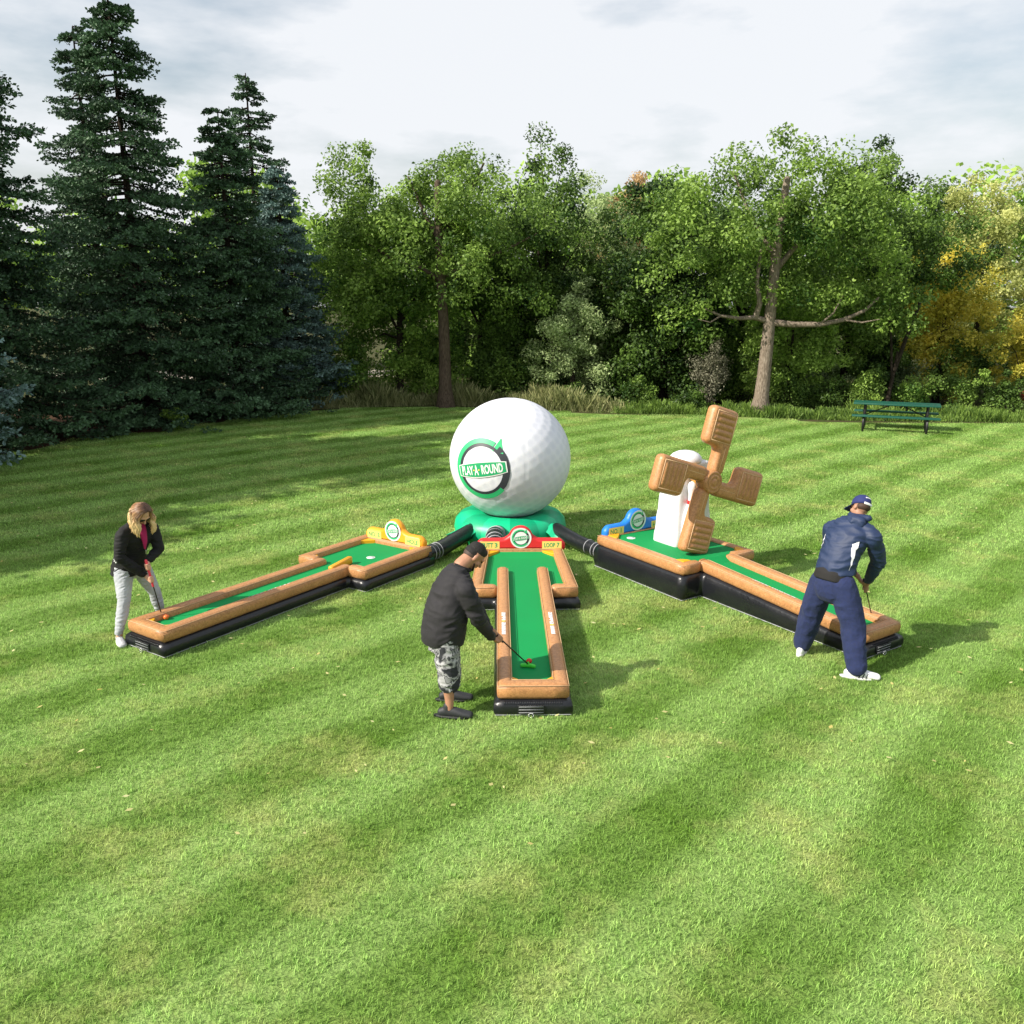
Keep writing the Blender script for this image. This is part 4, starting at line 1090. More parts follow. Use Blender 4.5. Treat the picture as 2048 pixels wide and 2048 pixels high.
air_tube('black air tube running from the green ring to the right lane corner', [(.66, 12.45, .26), (.95, 12.0, .20), (1.36, 11.40, .16)], .105, (.72, .78, .84))
air_tube('short bunched black air tube behind the red header', [(-.24, 11.40, .30), (-.25, 11.80, .34), (-.20, 12.25, .24)], .13, (.15, .3, .45, .6, .75))

# small green and yellow pennant of cloth at the red header's left end
pn = mk('cloth_pennant', [(0, 0, .18), (.10, .01, .19), (.02, -.01, .33), (0, 0, .40), (.11, .0, .27), (.0, 0, .10), (.06, .01, .12)], [(0, 1, 4, 2), (0, 2, 3), (5, 6, 1, 0)], [V_GREEN, P_YELLOW], smooth=False)
pn.location = (-.60, 11.30, 0); pn.data.polygons[2].material_index = 1
sd = pn.modifiers.new('thick', 'SOLIDIFY'); sd.thickness = .006
setp(pn, 'small green and yellow cloth pennant at the left end of the red header', 'pennant')

# ---- windmill on the right lane's head
WB = Vector((2.30, 11.17, .425)); WA = math.radians(122.8 - 180)     # faces the putting end
wm = empty('inflatable_windmill', WB, WA, label='white inflatable windmill tower with four tan blades on the right lane', cat='inflatable windmill')
# local: +x is the face direction, y to the left when looking out of the face
def windmill():
    bw, tw, th = .30, .225, 1.07
    mb = MB(); nz = 14; V = []; F = []; n = 40
    def ring(hw, z, p=9.0):
        out = []
        for k in range(n):
            t = 2 * PI * k / n + PI / 4 * 0; c, s = math.cos(t), math.sin(t)
            c = math.copysign(abs(c) ** (2 / p), c); s = math.copysign(abs(s) ** (2 / p), s); out.append((c * hw * .82, s * hw * 1.13 + .035, z))
        return out
    rings = [ring(bw * .97, 0), ring(bw, .03)]
    for i in range(1, 13):
        f = i / 12; rings.append(ring((bw + (tw - bw) * f) * (1 + .012 * math.sin(i * 2.1)), .03 + (th - .03) * f))
    rings += [ring(tw * 1.05, th + .02), ring(tw * 1.04, th + .05), ring(tw * .92, th + .06, 5)]
    for q in rings: V += q
    for i in range(len(rings) - 1):
        for k in range(n): F.append((i * n + k, i * n + (k + 1) % n, (i + 1) * n + (k + 1) % n, (i + 1) * n + k))
    F.append(tuple(range(n - 1, -1, -1))); F.append(tuple((len(rings) - 1) * n + k for k in range(n)))
    mk('tower', V, F, V_WHITE, wm)
    V, F = lathe([(.21, -.01), (.218, .02), (.208, .06), (.172, .10), (.11, .13), (.05, .142), (.01, .144)], 36, (0, .03, th + .05)); mk('dome_cap', V, F, V_WHITE, wm)
    # axle and hub
    hz = .955; hy = -.10; hx = .55
    mb = MB(); mb.loft([(.2, 0, hz + .04), (hx - .09, hy, hz)], [.10, .10], n=24); mb.build('axle', V_AMBER, wm)
    V, F = lathe([(.001, -.10), (.10, -.10), (.152, -.07), (.158, 0), (.156, .07), (.142, .108), (.122, .116), (.108, .104), (.094, .118), (.072, .122), (.056, .106), (.044, .122), (.02, .128), (.001, .124)], 36)
    hub = mk('hub', [(hx + z, x + hy, hz + y) for x, y, z in V], F, V_TAN, wm)
    # blades
    for q in range(4):
        rot = math.radians(-17 + 90 * q)
        out = round_poly([(-.035, .10), (.165, .10), (.185, .95), (-.29, .95), (-.29, .46), (-.035, .44)], .08, 5)
        def xf(u, v, w, rot=rot):
            # viewer looking at the face: u right, v up; local y = left from the face -> viewer's right is +y
            uu = u * math.cos(rot) - v * math.sin(rot); vv = u * math.sin(rot) + v * math.cos(rot)
            return (hx + w, uu + hy, hz + vv)
        V, F = pillow(out, .165, .05, xf, 6); b = mk('blade', V, F, V_TAN, wm)
        # quilted slat panel: ribs across the paddle, framed by a seam
        V = []; F = []; nu, nv = 14, 46; u0, u1, v0, v1 = -.232, .125, .515, .895
        for i in range(nv + 1):
            for j in range(nu + 1):
                fu, fv = j / nu, i / nv
                ed = min(1, min(fu, 1 - fu) * 9, min(fv, 1 - fv) * 16)
                rib = abs(math.sin(fv * PI * 5.0)) ** .55
                w = .165 / 2 + .001 + ed * (-.002 + .024 * rib) * min(1, min(fu, 1 - fu) * 5 + .15)
                V.append(xf(u0 + (u1 - u0) * fu, v0 + (v1 - v0) * fv, w))
        for i in range(nv):
            for j in range(nu): a = i * (nu + 1) + j; F.append((a, a + 1, a + nu + 2, a + nu + 1))
        mk('slat_panel', V, F, V_TAN, b)
        mbq = MB()
        loop = [(u0, v0), (u1, v0), (u1, v1), (u0, v1), (u0, v0)]
        for (ua, va), (ub, vb) in zip(loop, loop[1:]): mbq.loft([xf(ua, va, .085), xf(ub, vb, .085)], [.0045, .0045], n=5, round_caps=False)
        mbq.loft([xf(.06, .16, .082), xf(.07, .46, .082)], [.003, .003], n=5, round_caps=False)
        mbq.build('seam_cord', mat('pale_tan_cord', (.70, .47, .27), .6) if q == 0 else bpy.data.materials['pale_tan_cord'], b)
    # printed ring seam on the hub
    # white pin shape on the face with a red band
    prof = [(.085, 0), (.12, .08), (.13, .2), (.12, .36), (.085, .52), (.052, .62), (.043, .68), (.046, .74), (.058, .80), (.06, .84), (.045, .885), (.012, .905)]
    V, F = lathe(prof, 24, (bw - .02, -.10, 0)); pin = mk('pin', V, F, V_WHITE, wm)
    V, F = lathe([(.058, .600), (.0585, .603), (.0525, .648), (.051, .650)], 24, (bw - .02, -.10, 0)); mk('red_band', V, F, V_RED, pin)
windmill()

# ---- balls and putters
def golf_ball(label, x, y, z, col):
    V, F = ellipsoid((0, 0, 0), (.028, .028, .028), nu=20, nv=14); o = mk('golf_ball', V, F, col); o.location = (x, y, z + .027)
    setp(o, label, 'golf ball', 'coloured balls waiting on the lanes')
C_RED = mat('red_ball', (.65, .03, .02), .35); C_ORG = mat('orange_ball', (.85, .16, .03), .35)
golf_ball('red ball against the lime putter on the middle lane', .165, 7.585, .222, C_RED)
golf_ball('orange ball at the near end of the left lane', -3.80, 8.76, .222, C_ORG)
golf_ball('orange ball at the near end of the right lane', 3.985, 8.79, .222, C_ORG)

M_SHAFT = mat('black_shaft', (.012, .012, .014), .35); M_LIME = mat('lime_rubber', (.05, .62, .04), .5)
def putter(label, head, top, face, hcol, gcol, glen=.28):
    e = empty('putter', head, label=label, cat='putter', group='mini golf putters held by the players')
    h = Vector(head); t = Vector(top) - h; d = t.normalized()
    mb = MB(); mb.loft([Vector((0, 0, .03)), t], [.0065, .0065], n=10, round_caps=False); mb.build('shaft', M_SHAFT, e)
    mb = MB(); mb.loft([t - d * glen, t - d * glen * .5, t], [.012, .0135, .015], n=12); mb.build('grip', gcol, e)
    f = Vector(face).normalized(); s = Vector((-f.y, f.x, 0))
    mb = MB()
    for sg in (-1, 1): mb.loft([Vector((0, 0, .02)), s * .03 * sg + Vector((0, 0, .02)), s * .062 * sg - f * .012 + Vector((0, 0, .021))], [(.014, .02), (.016, .019), (.014, .017)], n=12, power=2.8)
    mb.loft([Vector((0, 0, .02)), Vector((0, 0, .05))], [.014, .010], n=10)
    mb.build('putter_head', hcol, e)
    return e

# ============================================================ PICNIC TABLE
pt = empty('picnic_table', (11.15, 24.6, 0), math.radians(-24), label='green slatted picnic table with attached benches on black tube legs', cat='picnic table')
G_TAB = mat('green_coated_steel', (.005, .078, .050), .5, var=.1, vscale=20, bump=.3, bscale=60); K_LEG = mat('black_steel_tube', (.012, .012, .014), .4)
def planks(name, y0, y1, z, n, L=2.3):
    mb = MB(); w = (y1 - y0) / n
    for i in range(n): mb.box((0, y0 + w * (i + .5), z), (L, w * .96, .045))
    mb.box((-L * .3, (y0 + y1) / 2, z - .025), (.04, (y1 - y0) * .95, .02)); mb.box((L * .3, (y0 + y1) / 2, z - .025), (.04, (y1 - y0) * .95, .02))
    mb.build(name, G_TAB, pt, bevel=.005)
planks('table_top', -.38, .38, .76, 6); planks('bench', -.80, -.53, .45, 2); planks('bench', .53, .80, .45, 2)
for sx in (-.83, .83):
    mb = MB()
    for sy in (-1, 1):
        mb.loft([(sx, sy * .20, .72), (sx, sy * .20, .40), (sx, sy * .22, .02)], [.038, .038, .038], n=8)
        mb.loft([(sx, sy * .66, .43), (sx, sy * .74, .30), (sx, sy * .76, .15), (sx, sy * .68, .02)], [.034] * 4, n=8)
    mb.loft([(sx, -.70, .40), (sx, .70, .40)], [.024, .024], n=8); mb.loft([(sx, -.2, .72), (sx, .2, .72)], [.024, .024], n=8)
    mb.build('leg_frame', K_LEG, pt)
for sg in (-1, 1):
    mb = MB(); mb.loft([(sg * .83, 0, .40), (sg * .12, 0, .73)], [.016, .016], n=8); mb.build('brace', K_LEG, pt)

# ============================================================ PEOPLE
SK_L = mat('fair_skin', (.60, .33, .23), .5, var=.05, vscale=20, spec=.4); SK_M = mat('tan_skin', (.40, .20, .125), .5, var=.06, vscale=20, spec=.4)
SK_D = mat('brown_skin', (.36, .19, .125), .5, var=.06, vscale=20, spec=.4)

def frame(B, ang):
    f = Vector((math.cos(ang), math.sin(ang), 0)); l = Vector((-f.y, f.x, 0)); Bv = Vector(B)
    return lambda a, b, z: Bv + f * a + l * b + Vector((0, 0, z)), f, l

def head_shape(mb, c, fwd, up, s=1.0):
    """skull, face, jaw, nose, ears, brow, chin; fwd = gaze direction"""
    up = (up - fwd * up.dot(fwd)).normalized(); rt = fwd.cross(up).normalized()
    R = Matrix((rt, fwd, up)).transposed()
    P = lambda x, y, z: c + R @ Vector((x * s, y * s, z * s))
    mb.add(*ellipsoid(P(0, -.012, .025), (.073 * s, .092 * s, .092 * s), R))
    mb.add(*ellipsoid(P(0, .018, -.035), (.060 * s, .070 * s, .080 * s), R))
    mb.add(*ellipsoid(P(0, .045, -.088), (.034 * s, .034 * s, .026 * s), R))
    mb.loft([P(0, .086, .012), P(0, .098, -.012), P(0, .108, -.030)], [.009 * s, .011 * s, .014 * s], n=8)
    mb.loft([P(-.045, .070, .022), P(0, .082, .026), P(.045, .070, .022)], [.012 * s] * 3, n=8)
    mb.loft([P(-.022, .080, -.058), P(0, .088, -.058), P(.022, .080, -.058)], [.008 * s, .010 * s, .008 * s], n=8)
    for sg in (-1, 1):
        mb.add(*ellipsoid(P(sg * .074, -.008, -.012), (.010 * s, .020 * s, .032 * s), R))
        mb.add(*ellipsoid(P(sg * .040, .055, -.030), (.024 * s, .022 * s, .024 * s), R))
    return P, R

def hand(mb, wrist, grip_c, axis, side, s=1.0, thumb_dir=1):
    """palm beside a shaft, four fingers of unequal length curled round it, thumb along it.
    axis: along the shaft (towards its top); side: from the shaft to the palm"""
    ax = Vector(axis).normalized(); sd = Vector(side); sd = (sd - ax * sd.dot(ax)).normalized(); tn = ax.cross(sd).normalized()
    pc = grip_c + sd * .032 * s
    mb.loft([wrist, (wrist + pc) / 2, pc + sd * .004], [(.027 * s, .021 * s), (.030 * s, .020 * s), (.040 * s, .017 * s)], n=12, hint=ax)
    for i in range(4):
        o = grip_c + ax * ((1.5 - i) * .0205 * s); ln = (250, 275, 262, 225)[i]; r = (.0092, .0096, .0092, .0082)[i] * s
        pts = [pc + ax * ((1.5 - i) * .019 * s) + tn * .004]
        for q in range(6):
            a = math.radians(20 + (ln - 20) * q / 5); pts.append(o + sd * (.024 * s * math.cos(a)) + tn * (.024 * s * math.sin(a)))
        mb.loft(pts, [r * 1.12, r * 1.1, r * 1.05, r, r * .96, r * .92, r * .82], n=8)
    tb = pc - tn * .018 * s + ax * .030 * s * 1.0
    mb.loft([pc - tn * .01 * s + ax * .012 * s, tb * .4 + (grip_c - tn * .026 * s - ax * .0 * s) * .6, grip_c - tn * .024 * s - ax * .030 * s, grip_c - tn * .012 * s - ax * .052 * s], [.015 * s, .0125 * s, .011 * s, .009 * s], n=8)

def limb(mb, pts, rad, n=14, hint=None): mb.loft(pts, rad, n=n, hint=hint)

def shoe(parent, base, ankle, toe_dir, s, uppers, sole, stripes=None, lace=None, name='shoe', clog=False, tilt=0.0):
    td = Vector(toe_dir).normalized(); up = Vector((0, 0, 1)); sd = td.cross(up)
    a = Vector((ankle.x, ankle.y, 0)); heel = a - td * .075 * s
    mb = MB()
    P = [heel + up * .045 * s, heel + td * .05 * s + up * .055 * s, heel + td * .13 * s + up * .052 * s, heel + td * .20 * s + up * .040 * s, heel + td * .255 * s + up * .032 * s]
    mb.loft([p for p in P], [(.034 * s, .040 * s), (.038 * s, .050 * s), (.043 * s, .044 * s), (.049 * s, .034 * s), (.046 * s, .030 * s)], n=18, hint=sd)
    mb.loft([heel + td * .055 * s + up * .07 * s, heel + td * .06 * s + up * .108 * s], [(.036 * s, .044 * s), (.034 * s, .040 * s)], n=14, hint=sd)
    o = fused(mb, name, .008, uppers, parent, base, 3)
    mb = MB(); V = []; F = []; k = 28
    for zz in (.0, .022 * s):
        for i in range(k):
            t = 2 * PI * i / k; L = .165 * s; x = math.cos(t); y = math.sin(t)
            w = (.045 + .008 * x) * s; V.append(heel + td * (.095 * s + x * L * .98) + sd * (y * w) + up * (zz + (.008 if x > .8 else 0) * s))
    F = [tuple(range(k - 1, -1, -1)), tuple(range(k, 2 * k))] + [(i, (i + 1) % k, k + (i + 1) % k, k + i) for i in range(k)]
    so_ = mk('sole', [v - Vector(base) for v in V], F, sole, o)
    if stripes:
        mb = MB()
        for i in range(3):
            for sg in (-1, 1):
                c = heel + td * (.105 + .030 * i) * s + sd * sg * .0425 * s + up * .045 * s
                mb.loft([c - td * .012 * s - up * .020 * s + sd * sg * .006, c + td * .006 * s + up * .020 * s - sd * sg * .002], [(.0055, .0035)] * 2, n=6, hint=td)
        o2 = mb.build('shoe_stripes', stripes, None); o2.parent = o
        o2.data.transform(Matrix.Translation(-Vector(base)))
    if lace:
        mb = MB()
        for i in range(4):
            c = heel + td * (.115 + .024 * i) * s + up * (.098 - .008 * i) * s
            mb.loft([c - sd * .020 * s - up * .006, c + up * .003, c + sd * .020 * s - up * .006], [.003] * 3, n=5, round_caps=False)
        o2 = mb.build('laces', lace, None); o2.parent = o; o2.data.transform(Matrix.Translation(-Vector(base)))
    return o

def rel(o, base): o.data.transform(Matrix.Translation(-Vector(base))); return o
G_PINK = mat('pink_rubber_grip', (.75, .05, .09), .5); G_BLK = mat('black_rubber_grip', (.015, .015, .016), .6)

# ---------------- woman
def woman():
    base = (-4.2, 8.95, 0); F_, f, l = frame(base, math.radians(-34))
    e = empty('person', base, label='woman with wavy blonde hair, sunglasses and black jacket putting on the left lane', cat='person')
    pel = F_(-.03, 0, .80); waist = F_(.03, 0, .97); chest = F_(.13, .01, 1.15); nk = F_(.20, .02, 1.30)
    sR = F_(.17, -.165, 1.235); sL = F_(.17, .185, 1.225); eR = F_(.17, -.235, .965); eL = F_(.24, .19, .965)
    gaze = (f * .62 + Vector((0, 0, -.78)) + l * .0).normalized(); hc = F_(.275, 0.01, 1.41)
    head = Vector((-3.86, 8.80, .222)); top = F_(.335, -.035, .905)
    axis = (top - head).normalized(); gU = top - axis * .07; gL = top - axis * .215
    wR = gL - f * .085 - l * .02 + Vector((0, 0, .035)); wL = gU - f * .06 + l * .055 + Vector((0, 0, .045))
    hR = F_(-.02, -.085, .78); hL = F_(-.01, .085, .78); kR = F_(.10, -.20, .43); kL = F_(.03, .22, .42); aR = F_(.125, -.31, .085); aL = F_(-.02, .30, .085)
    b = MB()
    b.loft([pel, waist, chest, F_(.17, .01, 1.22), nk], [(.15, .10), (.115, .09), (.135, .10), (.13, .08), (.05, .05)], n=20, hint=l)
    b.loft([nk, F_(.245, .01, 1.37)], [.047, .045], n=14); P, R = head_shape(b, hc, gaze, Vector((0, 0, 1)), .98)
    for s_, el, w in ((sR, eR, wR), (sL, eL, wL)): limb(b, [s_ - Vector((0, 0, .05)), s_.lerp(el, .5), el, el.lerp(w, .5), w], [.045, .040, .034, .031, .024])
    hand(b, wR, gL, axis, -f - l * .3, .95); hand(b, wL, gU, axis, -f * .6 + l * .6, .95)
    for h_, k_, a_ in ((hR, kR, aR), (hL, kL, aL)): limb(b, [h_, h_.lerp(k_, .5), k_, k_.lerp(a_, .35), a_, a_ - Vector((0, 0, .04))], [.085, .072, .052, .052, .034, .034])
    fused(b, 'body', .0065, SK_L, e, base, 2)
    J = mat('black_fleece', (.005, .005, .006), .85, var=.15, vscale=30, bump=.5, bscale=18, sheen=.02, bdist=.01)
    g = MB()
    g.loft([F_(-.035, 0, .70), pel, waist, chest, F_(.17, .01, 1.22), F_(.195, .015, 1.285)], [(.212, .170), (.20, .160), (.160, .128), (.172, .135), (.165, .105), (.09, .075)], n=24, hint=l, round_caps=False)
    for s_ in (sR, sL): g.loft([F_(.19, .01, 1.285), F_(.18, .01, 1.27).lerp(s_, .6), s_ - Vector((0, 0, .03))], [.06, .062, .068], n=14)
    for s_, el, w in ((sR, eR, wR), (sL, eL, wL)): limb(g, [s_ - Vector((0, 0, .03)), s_.lerp(el, .5), el, el.lerp(w, .5), el.lerp(w, .93)], [.068, .066, .058, .052, .043])
    fused(g, 'jacket', .010, J, e, base, 10, .022, .06)
    # magenta shirt in the open collar, sunglasses
    mb = MB(); q = [F_(.235, -.045, 1.285), F_(.245, .06, 1.275), F_(.305, .012, 1.02)]
    mb.loft([F_(.235, .01, 1.30), F_(.268, .01, 1.20), F_(.285, .008, 1.10), F_(.272, .008, 1.02)], [(.050, .024), (.042, .026), (.026, .024), (.008, .012)], n=14, hint=l)
    rel(mb.build('shirt', mat('magenta_jersey', (.36, .006, .09), .8), e), base)
    mb = MB(); mb.loft([F_(.292, .006, 1.005), F_(.288, .006, .965)], [.005, .006], n=8); rel(mb.build('zip_pull', M_RING, e), base)
    mb = MB()
    for i in range(15):
        zz = .80 + .022 * i; c = F_(-.02 + .10 * ((zz - .8) / .3), -.20 + .02 * math.sin(i), zz); mb.add(*ellipsoid(c + f * .012 + l * .012, (.010, .010, .009), nu=8, nv=6))
    rel(mb.build('jacket_lettering', P_WHITE, e), base)
    mb = MB()
    for sg in (-1, 1): mb.add(*ellipsoid(P(sg * .031, .086, .002), (.031, .010, .021), R))
    mb.loft([P(-.012, .094, .006), P(.012, .094, .006)], [.004, .004], n=6)
    for sg in (-1, 1): mb.loft([P(sg * .058, .08, .006), P(sg * .076, .0, .004)], [.004, .003], n=6)
    rel(mb.build('sunglasses', mat('dark_lens', (.01, .006, .006), .12), e), base)
    mb = MB(); mb.loft([P(-.020, .089, -.058), P(0, .096, -.059), P(.020, .089, -.058)], [.0045, .006, .0045], n=8); rel(mb.build('lips', mat('lips', (.45, .12, .11), .5), e), base)
    # jeans
    D = mat('pale_grey_denim', (.40, .42, .455), .85, var=.10, vscale=6, bump=.6, bscale=16, bdist=.012)
    g = MB(); g.loft([F_(-.03, 0, .90), pel, F_(-.03, 0, .74)], [(.150, .110), (.165, .125), (.150, .115)], n=20, hint=l)
    for h_, k_, a_ in ((hR, kR, aR), (hL, kL, aL)): limb(g, [h_, h_.lerp(k_, .3), h_.lerp(k_, .65), k_, k_.lerp(a_, .35), a_ + Vector((0, 0, .045))], [.108, .100, .082, .066, .064, .044])
    fused(g, 'jeans', .009, D, e, base, 6, .014, .045)
    su = mat('grey_knit_shoe', (.42, .43, .45), .8, var=.2, vscale=60); ss = mat('white_rubber_sole', (.75, .75, .75), .6)
    shoe(e, base, aR, f * .9 - l * .35, .92, su, ss, lace=P_DARK); shoe(e, base, aL, f * .9 + l * .3, .92, su, ss, lace=P_DARK)
    # hair: brown crown, wavy blonde lengths
    hm = bpy.data.materials.new('wavy_hair'); hm.use_nodes = True; N = hm.node_tree.nodes; L = hm.node_tree.links; p = N['Principled BSDF']
    at = N.new('ShaderNodeAttribute'); at.attribute_name = 'tone'; cr = N.new('ShaderNodeValToRGB'); el_ = cr.color_ramp.elements
    el_[0].color = (.075, .035, .02, 1); el_[1].color = (.72, .50, .25, 1); el_[0].position = .06; el_[1].position = .66
    x_ = el_.new(.30); x_.color = (.24, .12, .055, 1)
    L.new(at.outputs['Fac'], cr.inputs[0]); L.new(cr.outputs[0], p.inputs['Base Color']); p.inputs['Roughness'].default_value = .42
    rng = random.Random(3); V = []; Fc = []; T = []
    up = R @ Vector((0, 0, 1))
    for i in range(560):
        a = rng.uniform(-PI, PI)
        if abs(a) < .66: a = math.copysign(.66 + rng.random() * .6, a)   # leave the face clear; a=0 front
        # root on the part, strand over the skull then hanging
        r0 = P(rng.uniform(-.006, .006), rng.uniform(-.06, .045), .117 + rng.uniform(-.003, .004))
        bulk = rng.uniform(.92, 1.14); x1, y1 = math.sin(a) * .094 * bulk, math.cos(a) * .104 * min(bulk, 1.1) - .012
        r1 = P(x1 * .75, y1 * .72, .085); r2 = P(x1 * 1.05, y1, .02)
        Ld = rng.uniform(.12, .205); out = (R @ Vector((math.sin(a), math.cos(a) * .4, 0)))
        pts = [r0, r0.lerp(r1, .6) + up * .012, r1, r2]; ph = round(a * 4) * 1.7 + rng.uniform(-.5, .5); amp = rng.uniform(.009, .017)
        sdv = out.cross(Vector((0, 0, 1)))
        for q in range(1, 9):
            t = q / 8
            pts.append(r2 + Vector((0, 0, -Ld * t)) + out * (.026 * math.sin(t * 2.6) + amp * math.sin(ph + t * 10)) + sdv * (amp * math.cos(ph + t * 8)) + f * (-.01 * t))
        rr = [.005, .006, .007, .0075] + [.0075] * 4 + [.007, .006, .0045, .002]
        v, fc = loft(pts, rr, n=5, round_caps=False); b0 = len(V); V += v; Fc += [tuple(x + b0 for x in q) for q in fc]
        n_ = len(pts); j = rng.uniform(-.12, .12)
        for q in range(n_): T += [max(0, min(1, (q / (n_ - 1)) * 1.15 + j))] * 5
    o = mk('hair', [Vector(v) - Vector(base) for v in V], Fc, hm, e); o.data.attributes.new('tone', 'FLOAT', 'POINT').data.foreach_set('value', T)
    putter('black shafted putter with pink grip held by the woman', head, top, (-.2, .9, 0), C_ORG, G_PINK, .30)
woman()

# ---------------- man in black, middle lane
def man_black():
    base = (-.56, 7.08, 0); F_, f, l = frame(base, math.radians(24))
    e = empty('person', base, label='man in black jacket and camouflage shorts putting on the middle lane', cat='person')
    pel = F_(-.06, 0.02, .76); waist = F_(-.01, .03, .95); chest = F_(.04, .05, 1.14); nk = F_(.15, .06, 1.335)
    sR = F_(.10, -.16, 1.20); sL = F_(.15, .25, 1.20); eR = F_(.19, -.185, .93); eL = F_(.30, .16, .90)
    gaze = (f * .62 + Vector((0, 0, -.78)) - l * .05).normalized(); hc = F_(.285, .08, 1.405)
    head = Vector((.155, 7.50, .222)); top = F_(.375, -.045, .735)
    axis = (top - head).normalized(); gU = top - axis * .05; gL = top - axis * .15
    wR = gL - f * .075 - l * .035 + Vector((0, 0, .03)); wL = gU - f * .03 + l * .07 + Vector((0, 0, .045))
    hR = F_(-.06, -.075, .74); hL = F_(-.05, .12, .74); kR = F_(-.045, -.10, .42); kL = F_(.05, .16, .42); aR = F_(-.06, -.14, .09); aL = F_(.06, .165, .09)
    b = MB()
    b.loft([pel, waist, chest, F_(.10, .05, 1.25), nk], [(.16, .12), (.16, .12), (.17, .12), (.15, .09), (.06, .06)], n=20, hint=l)
    b.loft([nk - f * .01, F_(.21, .07, 1.38), hc - f * .02], [.068, .066, .06], n=16); P, R = head_shape(b, hc, gaze, Vector((0, 0, 1)) + f * .3, 1.04)
    for s_, el, w in ((sR, eR, wR), (sL, eL, wL)): limb(b, [s_ - Vector((0, 0, .05)), s_.lerp(el, .5), el, el.lerp(w, .5), w], [.055, .050, .043, .040, .029])
    hand(b, wR, gL, axis, -f - l * .4, 1.05); hand(b, wL, gU, axis, -f * .4 + l * .8, 1.05)
    for h_, k_, a_ in ((hR, kR, aR), (hL, kL, aL)): limb(b, [h_, h_.lerp(k_, .5), k_, k_.lerp(a_, .35) - f * .012, k_.lerp(a_, .75), a_, a_ - Vector((0, 0, .04))], [.09, .075, .056, .058, .042, .036, .036])
    fused(b, 'body', .007, SK_M, e, base, 2)
    J = mat('black_jersey', (.013, .012, .015), .8, var=.12, vscale=24, bump=.5, bscale=10, bdist=.012, sheen=.03)
    g = MB()
    g.loft([F_(-.055, .02, .66), F_(-.05, .02, .74), waist, F_(.02, .04, 1.05), chest, F_(.09, .05, 1.24), F_(.125, .055, 1.29), F_(.14, .06, 1.315)],
           [(.200, .182), (.215, .195), (.222, .195), (.215, .175), (.205, .150), (.180, .120), (.135, .10), (.085, .075)], n=26, hint=l, round_caps=False)
    for s_ in (sR, sL): g.loft([F_(.12, .05, 1.29), F_(.12, .05, 1.26).lerp(s_, .6), s_ - Vector((0, 0, .03))], [.07, .078, .084], n=14)
    for s_, el, w in ((sR, eR, wR), (sL, eL, wL)): limb(g, [s_ - Vector((0, 0, .03)), s_.lerp(el, .5), el, el.lerp(w, .5), el.lerp(w, .93)], [.084, .080, .070, .060, .046])
    fused(g, 'jacket', .011, J, e, base, 10, .026, .08)
    mb = MB(); k = 22
    for i in range(k):
        t0, t1 = 2 * PI * i / k, 2 * PI * (i + 1) / k
        q = lambda t: F_(.158, .06, 1.322) + l * (.080 * math.cos(t)) + f * (.070 * math.sin(t)) + Vector((0, 0, -.035 * math.sin(t)))
        mb.loft([q(t0), q(t1)], [(.010, .016)] * 2, n=8, round_caps=True)
    rel(mb.build('collar', mat('black_rib_knit', (.008, .008, .009), .9), e), base)
    # camouflage shorts
    cm = bpy.data.materials.new('grey_camouflage'); cm.use_nodes = True; N = cm.node_tree.nodes; L = cm.node_tree.links; p = N['Principled BSDF']
    tc = N.new('ShaderNodeTexCoord'); nz = N.new('ShaderNodeTexNoise'); nz.inputs['Scale'].default_value = 11; nz.inputs['Detail'].default_value = 2.5; nz.inputs['Distortion'].default_value = .7
    L.new(tc.outputs['Object'], nz.inputs[0]); cr = N.new('ShaderNodeValToRGB'); cr.color_ramp.interpolation = 'CONSTANT'; E2 = cr.color_ramp.elements
    E2[0].position = 0; E2[0].color = (.02, .022, .028, 1); E2[1].position = .44; E2[1].color = (.17, .17, .18, 1)
    for ps, c in ((.49, (.36, .36, .37, 1)), (.56, (.06, .062, .07, 1)), (.61, (.24, .24, .25, 1))): q = E2.new(ps); q.color = c
    L.new(nz.outputs[0], cr.inputs[0]); L.new(cr.outputs[0], p.inputs['Base Color']); p.inputs['Roughness'].default_value = .85
    g = MB(); g.loft([F_(-.06, .02, .84), pel, F_(-.055, .02, .66)], [(.165, .145), (.180, .155), (.165, .14)], n=20, hint=l)
    for h_, k_ in ((hR, kR), (hL, kL)): limb(g, [h_, h_.lerp(k_, .5), k_, k_ - Vector((0, 0, .10))], [.115, .112, .105, .100])
    fused(g, 'shorts', .010, cm, e, base, 5, .02, .06)
    cl = mat('black_foam_clog', (.022, .024, .028), .6, var=.1); so2 = mat('black_foam_sole', (.014, .015, .017), .7)
    for a_, td in ((aR, Vector((1, -.12, 0))), (aL, Vector((1, .02, 0)))):
        o = shoe(e, base, a_, td, 1.02, cl, so2, clog=True)
    # cropped black hair and a short beard
    hm = mat('cropped_black_hair', (.010, .008, .007), .75, bump=1.0, bscale=140, bdist=.006)
    g = MB(); g.add(*ellipsoid(P(0, -.016, .042), (.0765, .0955, .080), R)); g.add(*ellipsoid(P(0, -.038, .004), (.0765, .0765, .060), R)); g.add(*ellipsoid(P(0, .040, .074), (.050, .034, .034), R))
    fused(g, 'hair', .006, hm, e, base, 2)
    hf = mat('faded_short_hair', (.055, .034, .026), .7); g = MB(); g.add(*ellipsoid(P(0, -.032, -.020), (.0742, .074, .062), R)); fused(g, 'faded_nape', .006, hf, e, base, 2)
    g = MB(); g.loft([P(-.058, .03, -.055), P(-.035, .066, -.090), P(0, .082, -.102), P(.035, .066, -.090), P(.058, .03, -.055)], [(.008, .015)] * 5, n=8); g.loft([P(-.02, .092, -.045), P(.02, .092, -.045)], [.005, .005], n=6)
    fused(g, 'beard', .005, mat('dark_beard', (.03, .017, .012), .8), e, base, 1)
    mb = MB()
